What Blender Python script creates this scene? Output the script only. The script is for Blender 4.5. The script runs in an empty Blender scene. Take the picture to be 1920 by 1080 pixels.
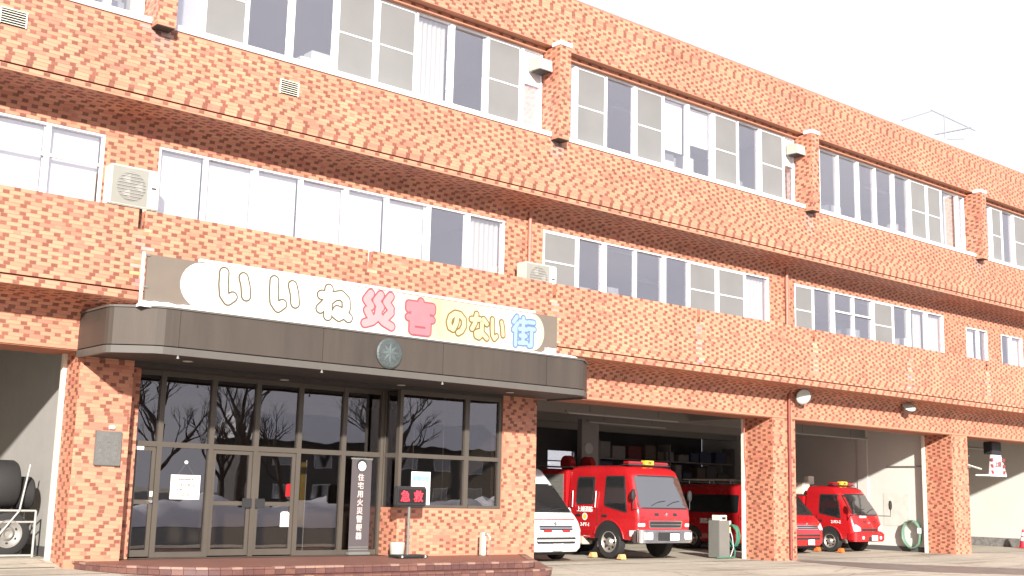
import bpy, bmesh, math, random
import numpy as np
from mathutils import Vector, Matrix
random.seed(7)
R = math.radians
sc = bpy.context.scene

# ------------------------------------------------------------------ camera
YAW, PITCH, ROLL, FPX = R(40.036), R(9.902), R(1.4065), 2230.2
CAM = Vector((0, -21, 1.6))
fw = Vector((math.sin(YAW) * math.cos(PITCH), math.cos(YAW) * math.cos(PITCH), math.sin(PITCH)))
rt0 = Vector((math.cos(YAW), -math.sin(YAW), 0))
up0 = rt0.cross(fw)
rt = rt0 * math.cos(ROLL) + up0 * math.sin(ROLL)
up = up0 * math.cos(ROLL) - rt0 * math.sin(ROLL)
cd = bpy.data.cameras.new('camera')
cam = bpy.data.objects.new('camera', cd)
sc.collection.objects.link(cam)
m3 = Matrix((rt, up, -fw)).transposed()
cam.matrix_world = Matrix.Translation(CAM) @ m3.to_4x4()
cd.sensor_width = 36.0
cd.lens = FPX / 1920 * 36.0
cd.clip_start, cd.clip_end = 0.1, 3000
sc.camera = cam
def project(p):
    d = Vector(p) - CAM
    z = d.dot(fw)
    return 960 + FPX * d.dot(rt) / z, 540 - FPX * d.dot(up) / z

# ------------------------------------------------------------------ sky and sun
SUN = Vector((0.60, 1.0, -0.42)).normalized()        # direction the light travels
w = bpy.data.worlds.new('World')
sc.world = w
w.use_nodes = True
nt = w.node_tree
nt.nodes.clear()
sky = nt.nodes.new('ShaderNodeTexSky')
sky.sky_type = 'NISHITA'
sky.sun_disc = False
sky.sun_elevation = math.asin(-SUN.z)
sky.sun_rotation = math.atan2(-SUN.x, -SUN.y)
sky.dust_density = 3.0
tc = nt.nodes.new('ShaderNodeTexCoord')
cn = nt.nodes.new('ShaderNodeTexNoise')
cn.inputs['Scale'].default_value = 1.6
cn.inputs['Detail'].default_value = 6
cr = nt.nodes.new('ShaderNodeValToRGB')
cr.color_ramp.elements[0].position, cr.color_ramp.elements[0].color = 0.30, (0.86, 0.86, 0.86, 1)
cr.color_ramp.elements[1].position, cr.color_ramp.elements[1].color = 0.62, (1, 1, 1, 1)
mx = nt.nodes.new('ShaderNodeMix')
mx.data_type = 'RGBA'
mx.inputs['B'].default_value = (5.3, 5.2, 5.7, 1)     # thin bright cloud
bg = nt.nodes.new('ShaderNodeBackground')
bg.inputs['Strength'].default_value = 0.1
wo = nt.nodes.new('ShaderNodeOutputWorld')
nt.links.new(tc.outputs['Generated'], cn.inputs['Vector'])
nt.links.new(cn.outputs['Fac'], cr.inputs['Fac'])
nt.links.new(cr.outputs['Color'], mx.inputs['Factor'])
nt.links.new(sky.outputs['Color'], mx.inputs['A'])
nt.links.new(mx.outputs['Result'], bg.inputs['Color'])
nt.links.new(bg.outputs['Background'], wo.inputs['Surface'])
sl = bpy.data.lights.new('sun', 'SUN')
sl.energy = 4.5
sl.angle = R(1.6)
sl.color = (1.0, 0.945, 0.87)
so = bpy.data.objects.new('sun', sl)
so.rotation_euler = SUN.to_track_quat('-Z', 'Y').to_euler()
so.location = (-20, -40, 30)
sc.collection.objects.link(so)
vs = sc.view_settings
vs.view_transform = 'Standard'
vs.look = 'None'
vs.exposure = 1.06
vs.gamma = 1.0
sc.render.engine = 'CYCLES'
sc.cycles.max_bounces = 8
sc.cycles.transparent_max_bounces = 12
sc.cycles.use_denoising = True

# ------------------------------------------------------------------ materials
def new_mat(name):
    m = bpy.data.materials.new(name)
    m.use_nodes = True
    return m, m.node_tree.nodes, m.node_tree.links
MATS = {}
def M(name, col, rough=0.5, metal=0.0, var=0.10, scale=3.0, bump=0.0, bscale=60.0, spec=0.5, coat=0.0, stretch=None):
    if name in MATS:
        return MATS[name]
    m, n, l = new_mat(name)
    p = n['Principled BSDF']
    p.inputs['Roughness'].default_value = rough
    p.inputs['Metallic'].default_value = metal
    p.inputs['Specular IOR Level'].default_value = spec
    p.inputs['Coat Weight'].default_value = coat
    p.inputs['Coat Roughness'].default_value = 0.05
    t = n.new('ShaderNodeTexCoord')
    src = t.outputs['Object']
    if stretch:
        mp = n.new('ShaderNodeMapping')
        mp.inputs['Scale'].default_value = stretch
        l.new(src, mp.inputs['Vector'])
        src = mp.outputs['Vector']
    no = n.new('ShaderNodeTexNoise')
    no.inputs['Scale'].default_value = scale
    no.inputs['Detail'].default_value = 6
    no.inputs['Roughness'].default_value = 0.65
    l.new(src, no.inputs['Vector'])
    r = n.new('ShaderNodeMix')
    r.data_type = 'RGBA'
    c = Vector(col)
    r.inputs['A'].default_value = (*[max(0, x * (1 - var * 1.6)) for x in c], 1)
    r.inputs['B'].default_value = (*[min(1, x * (1 + var * 1.3)) for x in c], 1)
    l.new(no.outputs['Fac'], r.inputs['Factor'])
    l.new(r.outputs['Result'], p.inputs['Base Color'])
    rr = n.new('ShaderNodeMapRange')
    rr.inputs['To Min'].default_value = max(0.02, rough - 0.08)
    rr.inputs['To Max'].default_value = min(1, rough + 0.10)
    l.new(no.outputs['Fac'], rr.inputs['Value'])
    l.new(rr.outputs['Result'], p.inputs['Roughness'])
    if bump:
        b2 = n.new('ShaderNodeTexNoise')
        b2.inputs['Scale'].default_value = bscale
        b2.inputs['Detail'].default_value = 4
        l.new(src, b2.inputs['Vector'])
        bp = n.new('ShaderNodeBump')
        bp.inputs['Strength'].default_value = bump
        bp.inputs['Distance'].default_value = 0.02
        l.new(b2.outputs['Fac'], bp.inputs['Height'])
        l.new(bp.outputs['Normal'], p.inputs['Normal'])
    MATS[name] = m
    return m

def glass_mat(name, tint, ior, rough=0.0):
    m, n, l = new_mat(name)
    n.remove(n['Principled BSDF'])
    o = n['Material Output']
    lw = n.new('ShaderNodeLayerWeight')
    lw.inputs['Blend'].default_value = 0.5
    pw = n.new('ShaderNodeMath'); pw.operation = 'POWER'; pw.inputs[1].default_value = 5.0
    l.new(lw.outputs['Facing'], pw.inputs[0])
    r0 = ((ior - 1) / (ior + 1)) ** 2
    fr = n.new('ShaderNodeMath'); fr.operation = 'MULTIPLY_ADD'      # Schlick reflectance, alike from both sides
    fr.inputs[1].default_value = 1 - r0
    fr.inputs[2].default_value = r0
    l.new(pw.outputs[0], fr.inputs[0])
    tr = n.new('ShaderNodeBsdfTransparent')
    tr.inputs['Color'].default_value = (*tint, 1)
    gl = n.new('ShaderNodeBsdfGlossy')
    gl.inputs['Roughness'].default_value = rough
    gl.inputs['Color'].default_value = (0.95, 0.94, 1, 1)
    t = n.new('ShaderNodeTexCoord')
    no = n.new('ShaderNodeTexNoise')
    no.inputs['Scale'].default_value = 0.9
    l.new(t.outputs['Object'], no.inputs['Vector'])
    bp = n.new('ShaderNodeBump')
    bp.inputs['Strength'].default_value = 0.02
    bp.inputs['Distance'].default_value = 0.1
    l.new(no.outputs['Fac'], bp.inputs['Height'])
    l.new(bp.outputs['Normal'], gl.inputs['Normal'])
    mi = n.new('ShaderNodeMixShader')
    l.new(fr.outputs[0], mi.inputs['Fac'])
    l.new(tr.outputs['BSDF'], mi.inputs[1])
    l.new(gl.outputs['BSDF'], mi.inputs[2])
    l.new(mi.outputs['Shader'], o.inputs['Surface'])
    MATS[name] = m
    return m
GLASS = glass_mat('window_glass', (0.965, 0.97, 0.975), 2.8)
DGLASS = glass_mat('bronze_glass', (0.60, 0.58, 0.55), 2.1)

def screen_mat():
    m, n, l = new_mat('insect_screen_mesh')
    p = n['Principled BSDF']
    p.inputs['Base Color'].default_value = (0.34, 0.33, 0.32, 1)
    p.inputs['Roughness'].default_value = 0.8
    t = n.new('ShaderNodeTexCoord')
    no = n.new('ShaderNodeTexNoise')
    no.inputs['Scale'].default_value = 1.3
    l.new(t.outputs['Object'], no.inputs['Vector'])
    r = n.new('ShaderNodeMix')
    r.data_type = 'RGBA'
    r.inputs['A'].default_value = (0.20, 0.198, 0.198, 1)
    r.inputs['B'].default_value = (0.26, 0.256, 0.254, 1)
    l.new(no.outputs['Fac'], r.inputs['Factor'])
    l.new(r.outputs['Result'], p.inputs['Base Color'])
    tr = n.new('ShaderNodeBsdfTransparent')
    mi = n.new('ShaderNodeMixShader')
    mi.inputs['Fac'].default_value = 0.78
    l.new(tr.outputs['BSDF'], mi.inputs[1])
    l.new(p.outputs['BSDF'], mi.inputs[2])
    l.new(mi.outputs['Shader'], n['Material Output'].inputs['Surface'])
    return m
SCREEN = screen_mat()

def tile_mat():
    m, n, l = new_mat('brick_tile_glazed')
    p = n['Principled BSDF']
    p.inputs['Roughness'].default_value = 0.55
    a = n.new('ShaderNodeAttribute')
    a.attribute_name = 'tile_col'
    t = n.new('ShaderNodeTexCoord')
    no = n.new('ShaderNodeTexNoise')
    no.inputs['Scale'].default_value = 0.55
    no.inputs['Detail'].default_value = 7
    no.inputs['Roughness'].default_value = 0.7
    l.new(t.outputs['Object'], no.inputs['Vector'])
    no2 = n.new('ShaderNodeTexNoise')
    no2.inputs['Scale'].default_value = 45
    no2.inputs['Detail'].default_value = 3
    l.new(t.outputs['Object'], no2.inputs['Vector'])
    # rain streak dirt, stretched down the wall
    mp = n.new('ShaderNodeMapping')
    mp.inputs['Scale'].default_value = (2.2, 2.2, 0.25)
    l.new(t.outputs['Object'], mp.inputs['Vector'])
    no3 = n.new('ShaderNodeTexNoise')
    no3.inputs['Scale'].default_value = 1.0
    no3.inputs['Detail'].default_value = 5
    l.new(mp.outputs['Vector'], no3.inputs['Vector'])
    def mr(sock, a0, a1, b0, b1):
        x = n.new('ShaderNodeMapRange')
        x.inputs['From Min'].default_value, x.inputs['From Max'].default_value = a0, a1
        x.inputs['To Min'].default_value, x.inputs['To Max'].default_value = b0, b1
        l.new(sock, x.inputs['Value'])
        return x.outputs['Result']
    def mul(a_, b_):
        x = n.new('ShaderNodeMath')
        x.operation = 'MULTIPLY'
        l.new(a_, x.inputs[0]); l.new(b_, x.inputs[1])
        return x.outputs[0]
    f = mul(mul(mr(no.outputs['Fac'], 0.3, 0.7, 0.82, 1.12), mr(no2.outputs['Fac'], 0.3, 0.7, 0.90, 1.08)), mr(no3.outputs['Fac'], 0.25, 0.5, 0.84, 1.0))
    vm = n.new('ShaderNodeVectorMath')
    vm.operation = 'SCALE'
    l.new(a.outputs['Color'], vm.inputs[0])
    l.new(f, vm.inputs['Scale'])
    l.new(vm.outputs['Vector'], p.inputs['Base Color'])
    bp = n.new('ShaderNodeBump')
    bp.inputs['Strength'].default_value = 0.25
    bp.inputs['Distance'].default_value = 0.004
    l.new(no2.outputs['Fac'], bp.inputs['Height'])
    l.new(bp.outputs['Normal'], p.inputs['Normal'])
    return m
TILE = tile_mat()
MORTAR = M('mortar', (0.47, 0.215, 0.135), 0.9, var=0.15, scale=2, bump=0.3)
WHITE = M('white_aluminium', (0.80, 0.80, 0.82), 0.35, var=0.04)
BLIND = M('white_blind', (0.82, 0.81, 0.80), 0.8, var=0.03)
CURT = M('pale_curtain', (0.55, 0.53, 0.49), 0.9, var=0.10, scale=1.0, stretch=(9, 9, 0.3))
BRONZE = M('bronze_aluminium', (0.115, 0.098, 0.080), 0.38, 0.35, var=0.12, scale=1.2)
FASCIA = M('bronze_fascia', (0.074, 0.059, 0.048), 0.55, 0.25, var=0.24, scale=1.3, stretch=(2.2, 2.2, 0.22), bump=.15, bscale=3)
SOFF = M('dark_soffit', (0.05, 0.044, 0.041), 0.7, var=0.15, scale=1.5)
INNER = M('painted_interior', (0.60, 0.58, 0.53), 0.85, var=0.06, scale=0.8)
GWALL = M('garage_paint', (0.62, 0.60, 0.555), 0.85, var=0.07, scale=0.7, bump=0.1, bscale=6)
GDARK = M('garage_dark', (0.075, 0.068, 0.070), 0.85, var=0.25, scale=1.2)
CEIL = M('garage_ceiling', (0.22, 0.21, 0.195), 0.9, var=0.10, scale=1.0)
RED = M('fire_red_paint', (0.43, 0.012, 0.016), 0.26, var=0.12, scale=1.6, coat=0.8)
WPAINT = M('white_vehicle_paint', (0.78, 0.78, 0.78), 0.25, var=0.03, coat=0.7)
VGLASS = M('vehicle_glass', (0.018, 0.020, 0.022), 0.04, var=0.1, spec=0.9)
VGLASS.node_tree.nodes['Principled BSDF'].inputs['IOR'].default_value = 2.3
RUBBER = M('tyre_rubber', (0.022, 0.021, 0.021), 0.8, var=0.2, bump=0.2, bscale=30)
BLACK = M('black_plastic', (0.025, 0.025, 0.026), 0.5, var=0.15)
CHROME = M('chrome', (0.80, 0.80, 0.80), 0.12, 1.0, var=0.05)
STEEL = M('steel_rim', (0.55, 0.52, 0.47), 0.35, 0.7, var=0.12)
LAMP = M('headlamp_glass', (0.78, 0.80, 0.82), 0.06, 0.3, var=0.05)
AMBER = M('amber_lens', (0.75, 0.28, 0.03), 0.2)
REDLENS = M('red_lens', (0.30, 0.012, 0.014), 0.15, coat=0.5)
YELLOW = M('yellow_plate', (0.80, 0.56, 0.05), 0.4)
PRINTW = M('white_print', (0.82, 0.82, 0.80), 0.5, var=0.03)
PRINTK = M('dark_print', (0.06, 0.05, 0.05), 0.6)
CREAM = M('cream_paint', (0.74, 0.70, 0.60), 0.5, var=0.05)
ACM = M('beige_casing', (0.46, 0.45, 0.39), 0.5, var=0.06)
GREY = M('grey_steel', (0.19, 0.19, 0.175), 0.5, 0.2, var=0.08)
SNOW = M('snow', (0.86, 0.87, 0.90), 0.7, var=0.03, bump=0.5, bscale=8)
ORANGE = M('orange_plastic', (0.75, 0.16, 0.03), 0.5)
GREEN = M('green_hose', (0.045, 0.17, 0.11), 0.45)
PIPE_P = M('pink_pipe', (0.42, 0.18, 0.13), 0.5, var=0.08)
PIPE_R = M('oxide_pipe', (0.22, 0.055, 0.04), 0.5, var=0.15)

# ------------------------------------------------------------------ mesh helpers
COL = sc.collection
class MB:
    def __init__(s):
        s.v, s.f = [], []
    def add(s, vs_, fs_):
        b = len(s.v)
        s.v += [tuple(x) for x in vs_]
        s.f += [tuple(i + b for i in f) for f in fs_]
        return s
    def box(s, x0, x1, y0, y1, z0, z1):
        return s.add([(x0, y0, z0), (x1, y0, z0), (x1, y1, z0), (x0, y1, z0), (x0, y0, z1), (x1, y0, z1), (x1, y1, z1), (x0, y1, z1)],
                     [(0, 3, 2, 1), (4, 5, 6, 7), (0, 1, 5, 4), (1, 2, 6, 5), (2, 3, 7, 6), (3, 0, 4, 7)])
    def prism(s, poly, axis, a0, a1):
        """extrude a 2D polygon. axis 'z': poly (x,y); 'x': poly (y,z); 'y': poly (x,z)"""
        def P(p, a):
            return {'z': (p[0], p[1], a), 'x': (a, p[0], p[1]), 'y': (p[0], a, p[1])}[axis]
        n = len(poly)
        ar = sum(poly[i][0] * poly[(i + 1) % n][1] - poly[(i + 1) % n][0] * poly[i][1] for i in range(n))
        if axis == 'y':
            ar = -ar
        if ar < 0:
            poly = poly[::-1]
        vs_ = [P(p, a0) for p in poly] + [P(p, a1) for p in poly]
        fs_ = [tuple(range(n - 1, -1, -1)), tuple(range(n, 2 * n))]
        fs_ += [(i, (i + 1) % n, n + (i + 1) % n, n + i) for i in range(n)]
        return s.add(vs_, fs_)
    def tube(s, pts, r, n=8, r1=None):
        pts = [Vector(p) for p in pts]
        rings = []
        prev = None
        for i, p in enumerate(pts):
            d = (pts[min(i + 1, len(pts) - 1)] - pts[max(i - 1, 0)]).normalized()
            if prev is None:
                a = Vector((0, 0, 1)) if abs(d.z) < 0.9 else Vector((1, 0, 0))
                u = d.cross(a).normalized()
            else:
                u = (prev - d * prev.dot(d)).normalized()
            prev = u
            v = d.cross(u)
            rr = r if r1 is None else r + (r1 - r) * i / (len(pts) - 1)
            rings.append([p + (u * math.cos(2 * math.pi * k / n) + v * math.sin(2 * math.pi * k / n)) * rr for k in range(n)])
        vs_ = [q for ring in rings for q in ring]
        fs_ = []
        for i in range(len(rings) - 1):
            for k in range(n):
                fs_.append((i * n + k, i * n + (k + 1) % n, (i + 1) * n + (k + 1) % n, (i + 1) * n + k))
        fs_.append(tuple(range(n - 1, -1, -1)))
        fs_.append(tuple((len(rings) - 1) * n + k for k in range(n)))
        return s.add(vs_, fs_)
    def lathe(s, prof, axis, c, n=24, caps=(True, True)):
        """prof: list of (a, r) along axis 'x','y','z' from centre c"""
        vs_, fs_ = [], []
        for a, r in prof:
            for k in range(n):
                t = 2 * math.pi * k / n
                p = {'x': (a, r * math.cos(t), r * math.sin(t)), 'y': (r * math.sin(t), a, r * math.cos(t)), 'z': (r * math.cos(t), r * math.sin(t), a)}[axis]
                vs_.append((p[0] + c[0], p[1] + c[1], p[2] + c[2]))
        m = len(prof)
        for i in range(m - 1):
            for k in range(n):
                fs_.append((i * n + k, i * n + (k + 1) % n, (i + 1) * n + (k + 1) % n, (i + 1) * n + k))
        if caps[0]: fs_.append(tuple(range(n - 1, -1, -1)))
        if caps[1]: fs_.append(tuple((m - 1) * n + k for k in range(n)))
        return s.add(vs_, fs_)
    def mesh(s, name, mat=None, bevel=0.0, smooth=False, seg=2):
        me = bpy.data.meshes.new(name)
        me.from_pydata(s.v, [], s.f)
        bm = bmesh.new()
        bm.from_mesh(me)
        bmesh.ops.recalc_face_normals(bm, faces=bm.faces)
        if bevel:
            es = [e for e in bm.edges if len(e.link_faces) == 2 and e.calc_face_angle(0) > 0.6]
            bmesh.ops.bevel(bm, geom=es, offset=bevel, segments=seg, affect='EDGES', clamp_overlap=True)
        bm.to_mesh(me)
        bm.free()
        if smooth:
            for p in me.polygons:
                p.use_smooth = True
            me.set_sharp_from_angle(angle=R(38))
        if mat:
            me.materials.append(mat)
        return me
    def build(s, name, mat, parent=None, bevel=0.0, smooth=False, seg=2):
        return link(name, s.mesh(name, mat, bevel, smooth, seg), parent)

def link(name, me, parent=None):
    o = bpy.data.objects.new(name, me)
    COL.objects.link(o)
    if parent is not None:
        o.parent = parent
        if parent.get('_world'):
            o.matrix_parent_inverse = Matrix.Translation(parent.location).inverted()
        elif parent.parent is not None and parent.parent.get('_world'):
            pass
    return o
def tag(o, label=None, cat=None, group=None, kind=None):
    if label: o['label'] = label
    if cat: o['category'] = cat
    if group: o['group'] = group
    if kind: o['kind'] = kind
    return o
def empty(name, loc=(0, 0, 0), rz=0.0, world=False):
    o = bpy.data.objects.new(name, None)
    COL.objects.link(o)
    o.location = loc
    o.rotation_euler = (0, 0, rz)
    o.empty_display_size = 0.3
    if world:
        o['_world'] = 1        # parts are given in world coordinates
    return o
def B(x0, x1, y0, y1, z0, z1):
    return MB().box(x0, x1, y0, y1, z0, z1)

FONT = bpy.data.curves.new('tmp_font', 'FONT').font
def text_mesh(txt, h, mat, offset=0.0, width=None, vertical=False, gap=1.12, extrude=0.004):
    """text as mesh in the x/z plane, facing -Y, centred; h = height of one glyph"""
    vs_, fs_ = [], []
    items = list(txt) if vertical else [txt]
    for i, t in enumerate(items):
        cu = bpy.data.curves.new('text', 'FONT')
        cu.body = t
        cu.size = 1.0
        cu.offset = offset
        cu.extrude = extrude / h
        cu.resolution_u = 3
        cu.align_x = 'CENTER'
        ob = bpy.data.objects.new('text', cu)
        COL.objects.link(ob)
        dg = bpy.context.evaluated_depsgraph_get()
        me = bpy.data.meshes.new_from_object(ob.evaluated_get(dg))
        bpy.data.objects.remove(ob)
        b = len(vs_)
        for v in me.vertices:
            zz = v.co.y * h - (i * gap * h if vertical else 0)
            vs_.append([v.co.x * h, -v.co.z * h, zz])
        for p in me.polygons:
            fs_.append([k + b for k in p.vertices])
        bpy.data.meshes.remove(me)
        bpy.data.curves.remove(cu)
    if not vs_:
        vs_, fs_ = [(0, 0, 0), (0.01, 0, 0), (0, 0, 0.01)], [(0, 1, 2)]
    a = np.array(vs_)
    mn, mx_ = a.min(0), a.max(0)
    a[:, 0] -= (mn[0] + mx_[0]) / 2
    a[:, 2] -= (mn[2] + mx_[2]) / 2
    if width:
        a[:, 0] *= width / max(1e-6, (mx_[0] - mn[0]))
    me = bpy.data.meshes.new('lettering')
    me.from_pydata(a.tolist(), [], fs_)
    me.materials.append(mat)
    return me
def put_text(txt, h, mat, loc, parent, name='lettering', rz=0.0, **k):
    o = link(name, text_mesh(txt, h, mat, **k), parent)
    o.location = loc
    o.rotation_euler = (0, 0, rz)
    return o

# ------------------------------------------------------------------ ground
def gz(x, y):
    if x < 8: z = 0.17
    elif x < 14: z = 0.17 * (14 - x) / 6
    elif x < 33: z = 0.0
    elif x < 38: z = 0.07 * (x - 33) / 5
    else: z = 0.07
    if x < 8.2 and y > 0:
        z += 0.13 * min(1, y / 0.8)
    return z
def ground():
    xs = [-1500, -600, -250, -100, -40, -15] + [x * 1.0 for x in range(-10, 50, 2)] + [7.95, 8.15, 8.4, 33, 38, 60, 100, 250, 600, 1500]
    ys = [-1500, -600, -250, -110, -70, -50, -40, -34, -28, -22, -18, -14, -10, -7, -5, -3, -2, -1, 0.0, 0.4, 0.8, 2, 4, 7, 11, 18, 40, 120, 400, 1500]
    xs = sorted(set(xs))
    b = MB()
    vs_ = [(x, y, gz(x, y)) for y in ys for x in xs]
    n = len(xs)
    fs_ = [(j * n + i, j * n + i + 1, (j + 1) * n + i + 1, (j + 1) * n + i) for j in range(len(ys) - 1) for i in range(n - 1)]
    b.add(vs_, fs_)
    m, nn, l = new_mat('worn_concrete')
    p = nn['Principled BSDF']
    p.inputs['Roughness'].default_value = 0.85
    t = nn.new('ShaderNodeTexCoord')
    def noise(scale, det=6, st=None):
        x = nn.new('ShaderNodeTexNoise')
        x.inputs['Scale'].default_value = scale
        x.inputs['Detail'].default_value = det
        x.inputs['Roughness'].default_value = 0.65
        if st:
            mp = nn.new('ShaderNodeMapping')
            mp.inputs['Scale'].default_value = st
            mp.inputs['Rotation'].default_value = (0, 0, R(28))
            l.new(t.outputs['Object'], mp.inputs['Vector'])
            l.new(mp.outputs['Vector'], x.inputs['Vector'])
        else:
            l.new(t.outputs['Object'], x.inputs['Vector'])
        return x
    n1, n2, n3 = noise(0.35), noise(5), noise(0.5, 5, (0.35, 2.2, 1))
    def ramp(src, stops):
        r = nn.new('ShaderNodeValToRGB')
        e = r.color_ramp.elements
        e[0].position, e[0].color = stops[0][0], (*stops[0][1], 1)
        e[1].position, e[1].color = stops[-1][0], (*stops[-1][1], 1)
        for q, c in stops[1:-1]:
            x = e.new(q); x.color = (*c, 1)
        l.new(src, r.inputs['Fac'])
        return r.outputs['Color']
    c1 = ramp(n1.outputs['Fac'], [(0.3, (0.36, 0.325, 0.26)), (0.5, (0.46, 0.415, 0.335)), (0.7, (0.52, 0.475, 0.39))])
    c2 = ramp(n2.outputs['Fac'], [(0.3, (0.84, 0.84, 0.84)), (0.7, (1.08, 1.08, 1.08))])
    c3 = ramp(n3.outputs['Fac'], [(0.36, (0.66, 0.62, 0.60)), (0.47, (1, 1, 1)), (1.0, (1, 1, 1))])
    def mul(a, b_):
        x = nn.new('ShaderNodeMix'); x.data_type = 'RGBA'; x.blend_type = 'MULTIPLY'
        x.inputs['Factor'].default_value = 1
        l.new(a, x.inputs['A']); l.new(b_, x.inputs['B'])
        return x.outputs['Result']
    vo = nn.new('ShaderNodeTexVoronoi')
    vo.feature = 'DISTANCE_TO_EDGE'
    vo.inputs['Scale'].default_value = 0.33
    wn_ = nn.new('ShaderNodeVectorMath'); wn_.operation = 'MULTIPLY_ADD'
    l.new(n2.outputs['Color'], wn_.inputs[0]); wn_.inputs[1].default_value = (.25, .25, 0); l.new(t.outputs['Object'], wn_.inputs[2])
    l.new(wn_.outputs['Vector'], vo.inputs['Vector'])
    c4 = ramp(vo.outputs['Distance'], [(0.0, (0.66, 0.62, 0.58)), (0.006, (0.86, 0.84, 0.82)), (0.012, (1, 1, 1))])
    n5 = noise(0.9, 3)
    c5 = ramp(n5.outputs['Fac'], [(0.27, (0.62, 0.58, 0.55)), (0.36, (1, 1, 1)), (1.0, (1, 1, 1))])
    l.new(mul(mul(mul(mul(c1, c2), c3), c4), c5), p.inputs['Base Color'])
    bp = nn.new('ShaderNodeBump')
    bp.inputs['Strength'].default_value = 0.4
    bp.inputs['Distance'].default_value = 0.02
    l.new(n2.outputs['Fac'], bp.inputs['Height'])
    l.new(bp.outputs['Normal'], p.inputs['Normal'])
    tag(b.build('ground', m), 'pale worn concrete forecourt and garage floor', None, None, 'structure')
ground()

# expansion joints and the drain grating strip along the shutter line
JNT = M('joint_dark', (0.10, 0.095, 0.09), 0.9)
jb = MB()
for x0, x1, y0, y1 in [(18.6, 27.3, 0.30, 0.36), (28.45, 36.9, 0.30, 0.36), (38, 46, 0.30, 0.36), (18.6, 50, -1.9, -1.87), (18.9, 50, -4.4, -4.37), (-5, 7.6, 0.1, 0.15), (-6, 8.0, -1.3, -1.26)]:
    n = 12
    for i in range(n):
        a, c = x0 + (x1 - x0) * i / n, x0 + (x1 - x0) * (i + 1) / n
        if y0 < 0.2:
            pass
        jb.add([(a, y0, gz(a, y0) + .004), (c, y0, gz(c, y0) + .004), (c, y1, gz(c, y1) + .004), (a, y1, gz(a, y1) + .004)], [(0, 1, 2, 3)])
tag(jb.build('pavement_joints', JNT), 'dark joint lines across the concrete forecourt', None, None, 'structure')

ASPH = M('asphalt', (0.055, 0.054, 0.055), .85, var=.3, scale=1.2, bump=.5, bscale=40)  # unseen dark sheet, added to weaken light bounced up into coves and garages
ab = MB()
ax = [-400, -60, -20, 0, 8, 14, 24, 33, 38, 60, 120, 400]
ay = [-400, -120, -60, -30, -20, -12, -9.8]
n_ = len(ax)
ab.add([(x, y, gz(x, y) + .004) for y in ay for x in ax], [(j * n_ + i, j * n_ + i + 1, (j + 1) * n_ + i + 1, (j + 1) * n_ + i) for j in range(len(ay) - 1) for i in range(n_ - 1)])
tag(ab.build('added_dark_ground', ASPH), 'dark asphalt sheet added beyond the concrete forecourt to cut bounced light', None, None, 'structure')
WET = M('damp_concrete', (0.20, 0.17, 0.15), .55, var=.35, scale=1.6, bump=.3, bscale=5)
wp = rp_ = [(28.55, -.02), (28.9, -.6), (29.55, -1.74), (30.4, -3.1), (31.5, -4.7), (33.4, -7.0), (35.6, -9.2), (33.4, -9.6), (31.2, -8.6), (28.9, -6.5), (27.3, -4.9), (27.0, -3.2), (27.5, -1.6), (27.95, -.25)]
vs_ = [(x, y, gz(x, y) + .0045) for x, y in wp]
tag(MB().add(vs_, [tuple(range(len(vs_)))]).build('wet_patch', WET), 'dark damp patch on the concrete running from the brown down pipe', None, None, 'structure')

# ------------------------------------------------------------------ fire station
ST = empty('fire_station', (18, 0, 0), world=True)
tag(ST, 'three-storey orange brick fire station with white window bands and open garage bays', 'fire station')
XA, XB = -4.0, 52.0
YB = -0.9                         # face of the projecting bands
FINS = [-1.55, 8.30, 18.14, 27.99, 37.50, 47.20]
PILL = [(-2.3, -1.3), (7.70, 8.69), (17.47, 18.50), (27.36, 28.40), (36.90, 37.92), (46.05, 47.05)]
NOTCH = [-1.5, 3.4, 8.24, 13.10, 18.17, 23.19, 28.12, 33.04, 37.75, 42.5, 47.3]
W2F = [(2.85, 7.80), (8.85, 17.38), (18.59, 27.28), (28.48, 36.69), (38.14, 39.58), (40.55, 42.10), (43.6, 45.1)]

RP, CP = 0.066, 0.357
rr_ = random.Random(21)
ROWOFF = [0.0]
for _k in range(400):
    ROWOFF.append((ROWOFF[-1] + (0.1785 if rr_.random() < .66 or (_k and abs(ROWOFF[-1] - ROWOFF[-2]) < .07) else rr_.choice((.06, -.06)))) % CP)
TILES = []
def tiles(o, u, v, n, U0, U1, V0, V1, holes=(), r0=None, wild=0.0):
    o, u, v, n = Vector(o), Vector(u), Vector(v), Vector(n)
    ra = int(math.ceil((V0 - 1e-6) / RP))
    rb = int(math.floor((V1 - 0.058) / RP))
    for r in range(ra, rb + 1):
        z0 = r * RP
        z1 = z0 + 0.060
        rr = r if r0 is None else r + r0
        off = ROWOFF[rr % 400]
        rng = random.Random(rr * 7919 + int(o.y * 1000) + int(o.x * 77))
        if rng.random() < wild:
            off += rng.uniform(-.18, .18)
        iv = [(U0, U1)]
        for (h0, h1, q0, q1) in holes:
            if min(z1, q1) - max(z0, q0) > 0.02:
                nv = []
                for a, b in iv:
                    if h1 <= a or h0 >= b:
                        nv.append((a, b)); continue
                    if h0 > a: nv.append((a, h0))
                    if h1 < b: nv.append((h1, b))
                iv = nv
        for a, b in iv:
            k = int(math.floor((a - off) / CP)) - 1
            while True:
                s0 = off + k * CP
                if s0 > b: break
                for (t0, t1, dark) in ((s0, s0 + 0.238, 0), (s0 + 0.246, s0 + 0.349, 1)):
                    c0, c1 = max(t0, a + .002), min(t1, b - .002)
                    if c1 - c0 > 0.018:
                        TILES.append((o + u * ((c0 + c1) / 2) + v * ((z0 + z1) / 2), u, v, n, c1 - c0, 0.060, dark, c0 == t0 and c1 == t1))
                k += 1
EX, EY, EZ = (1, 0, 0), (0, 1, 0), (0, 0, 1)
NX, NY = (-1, 0, 0), (0, -1, 0)
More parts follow.
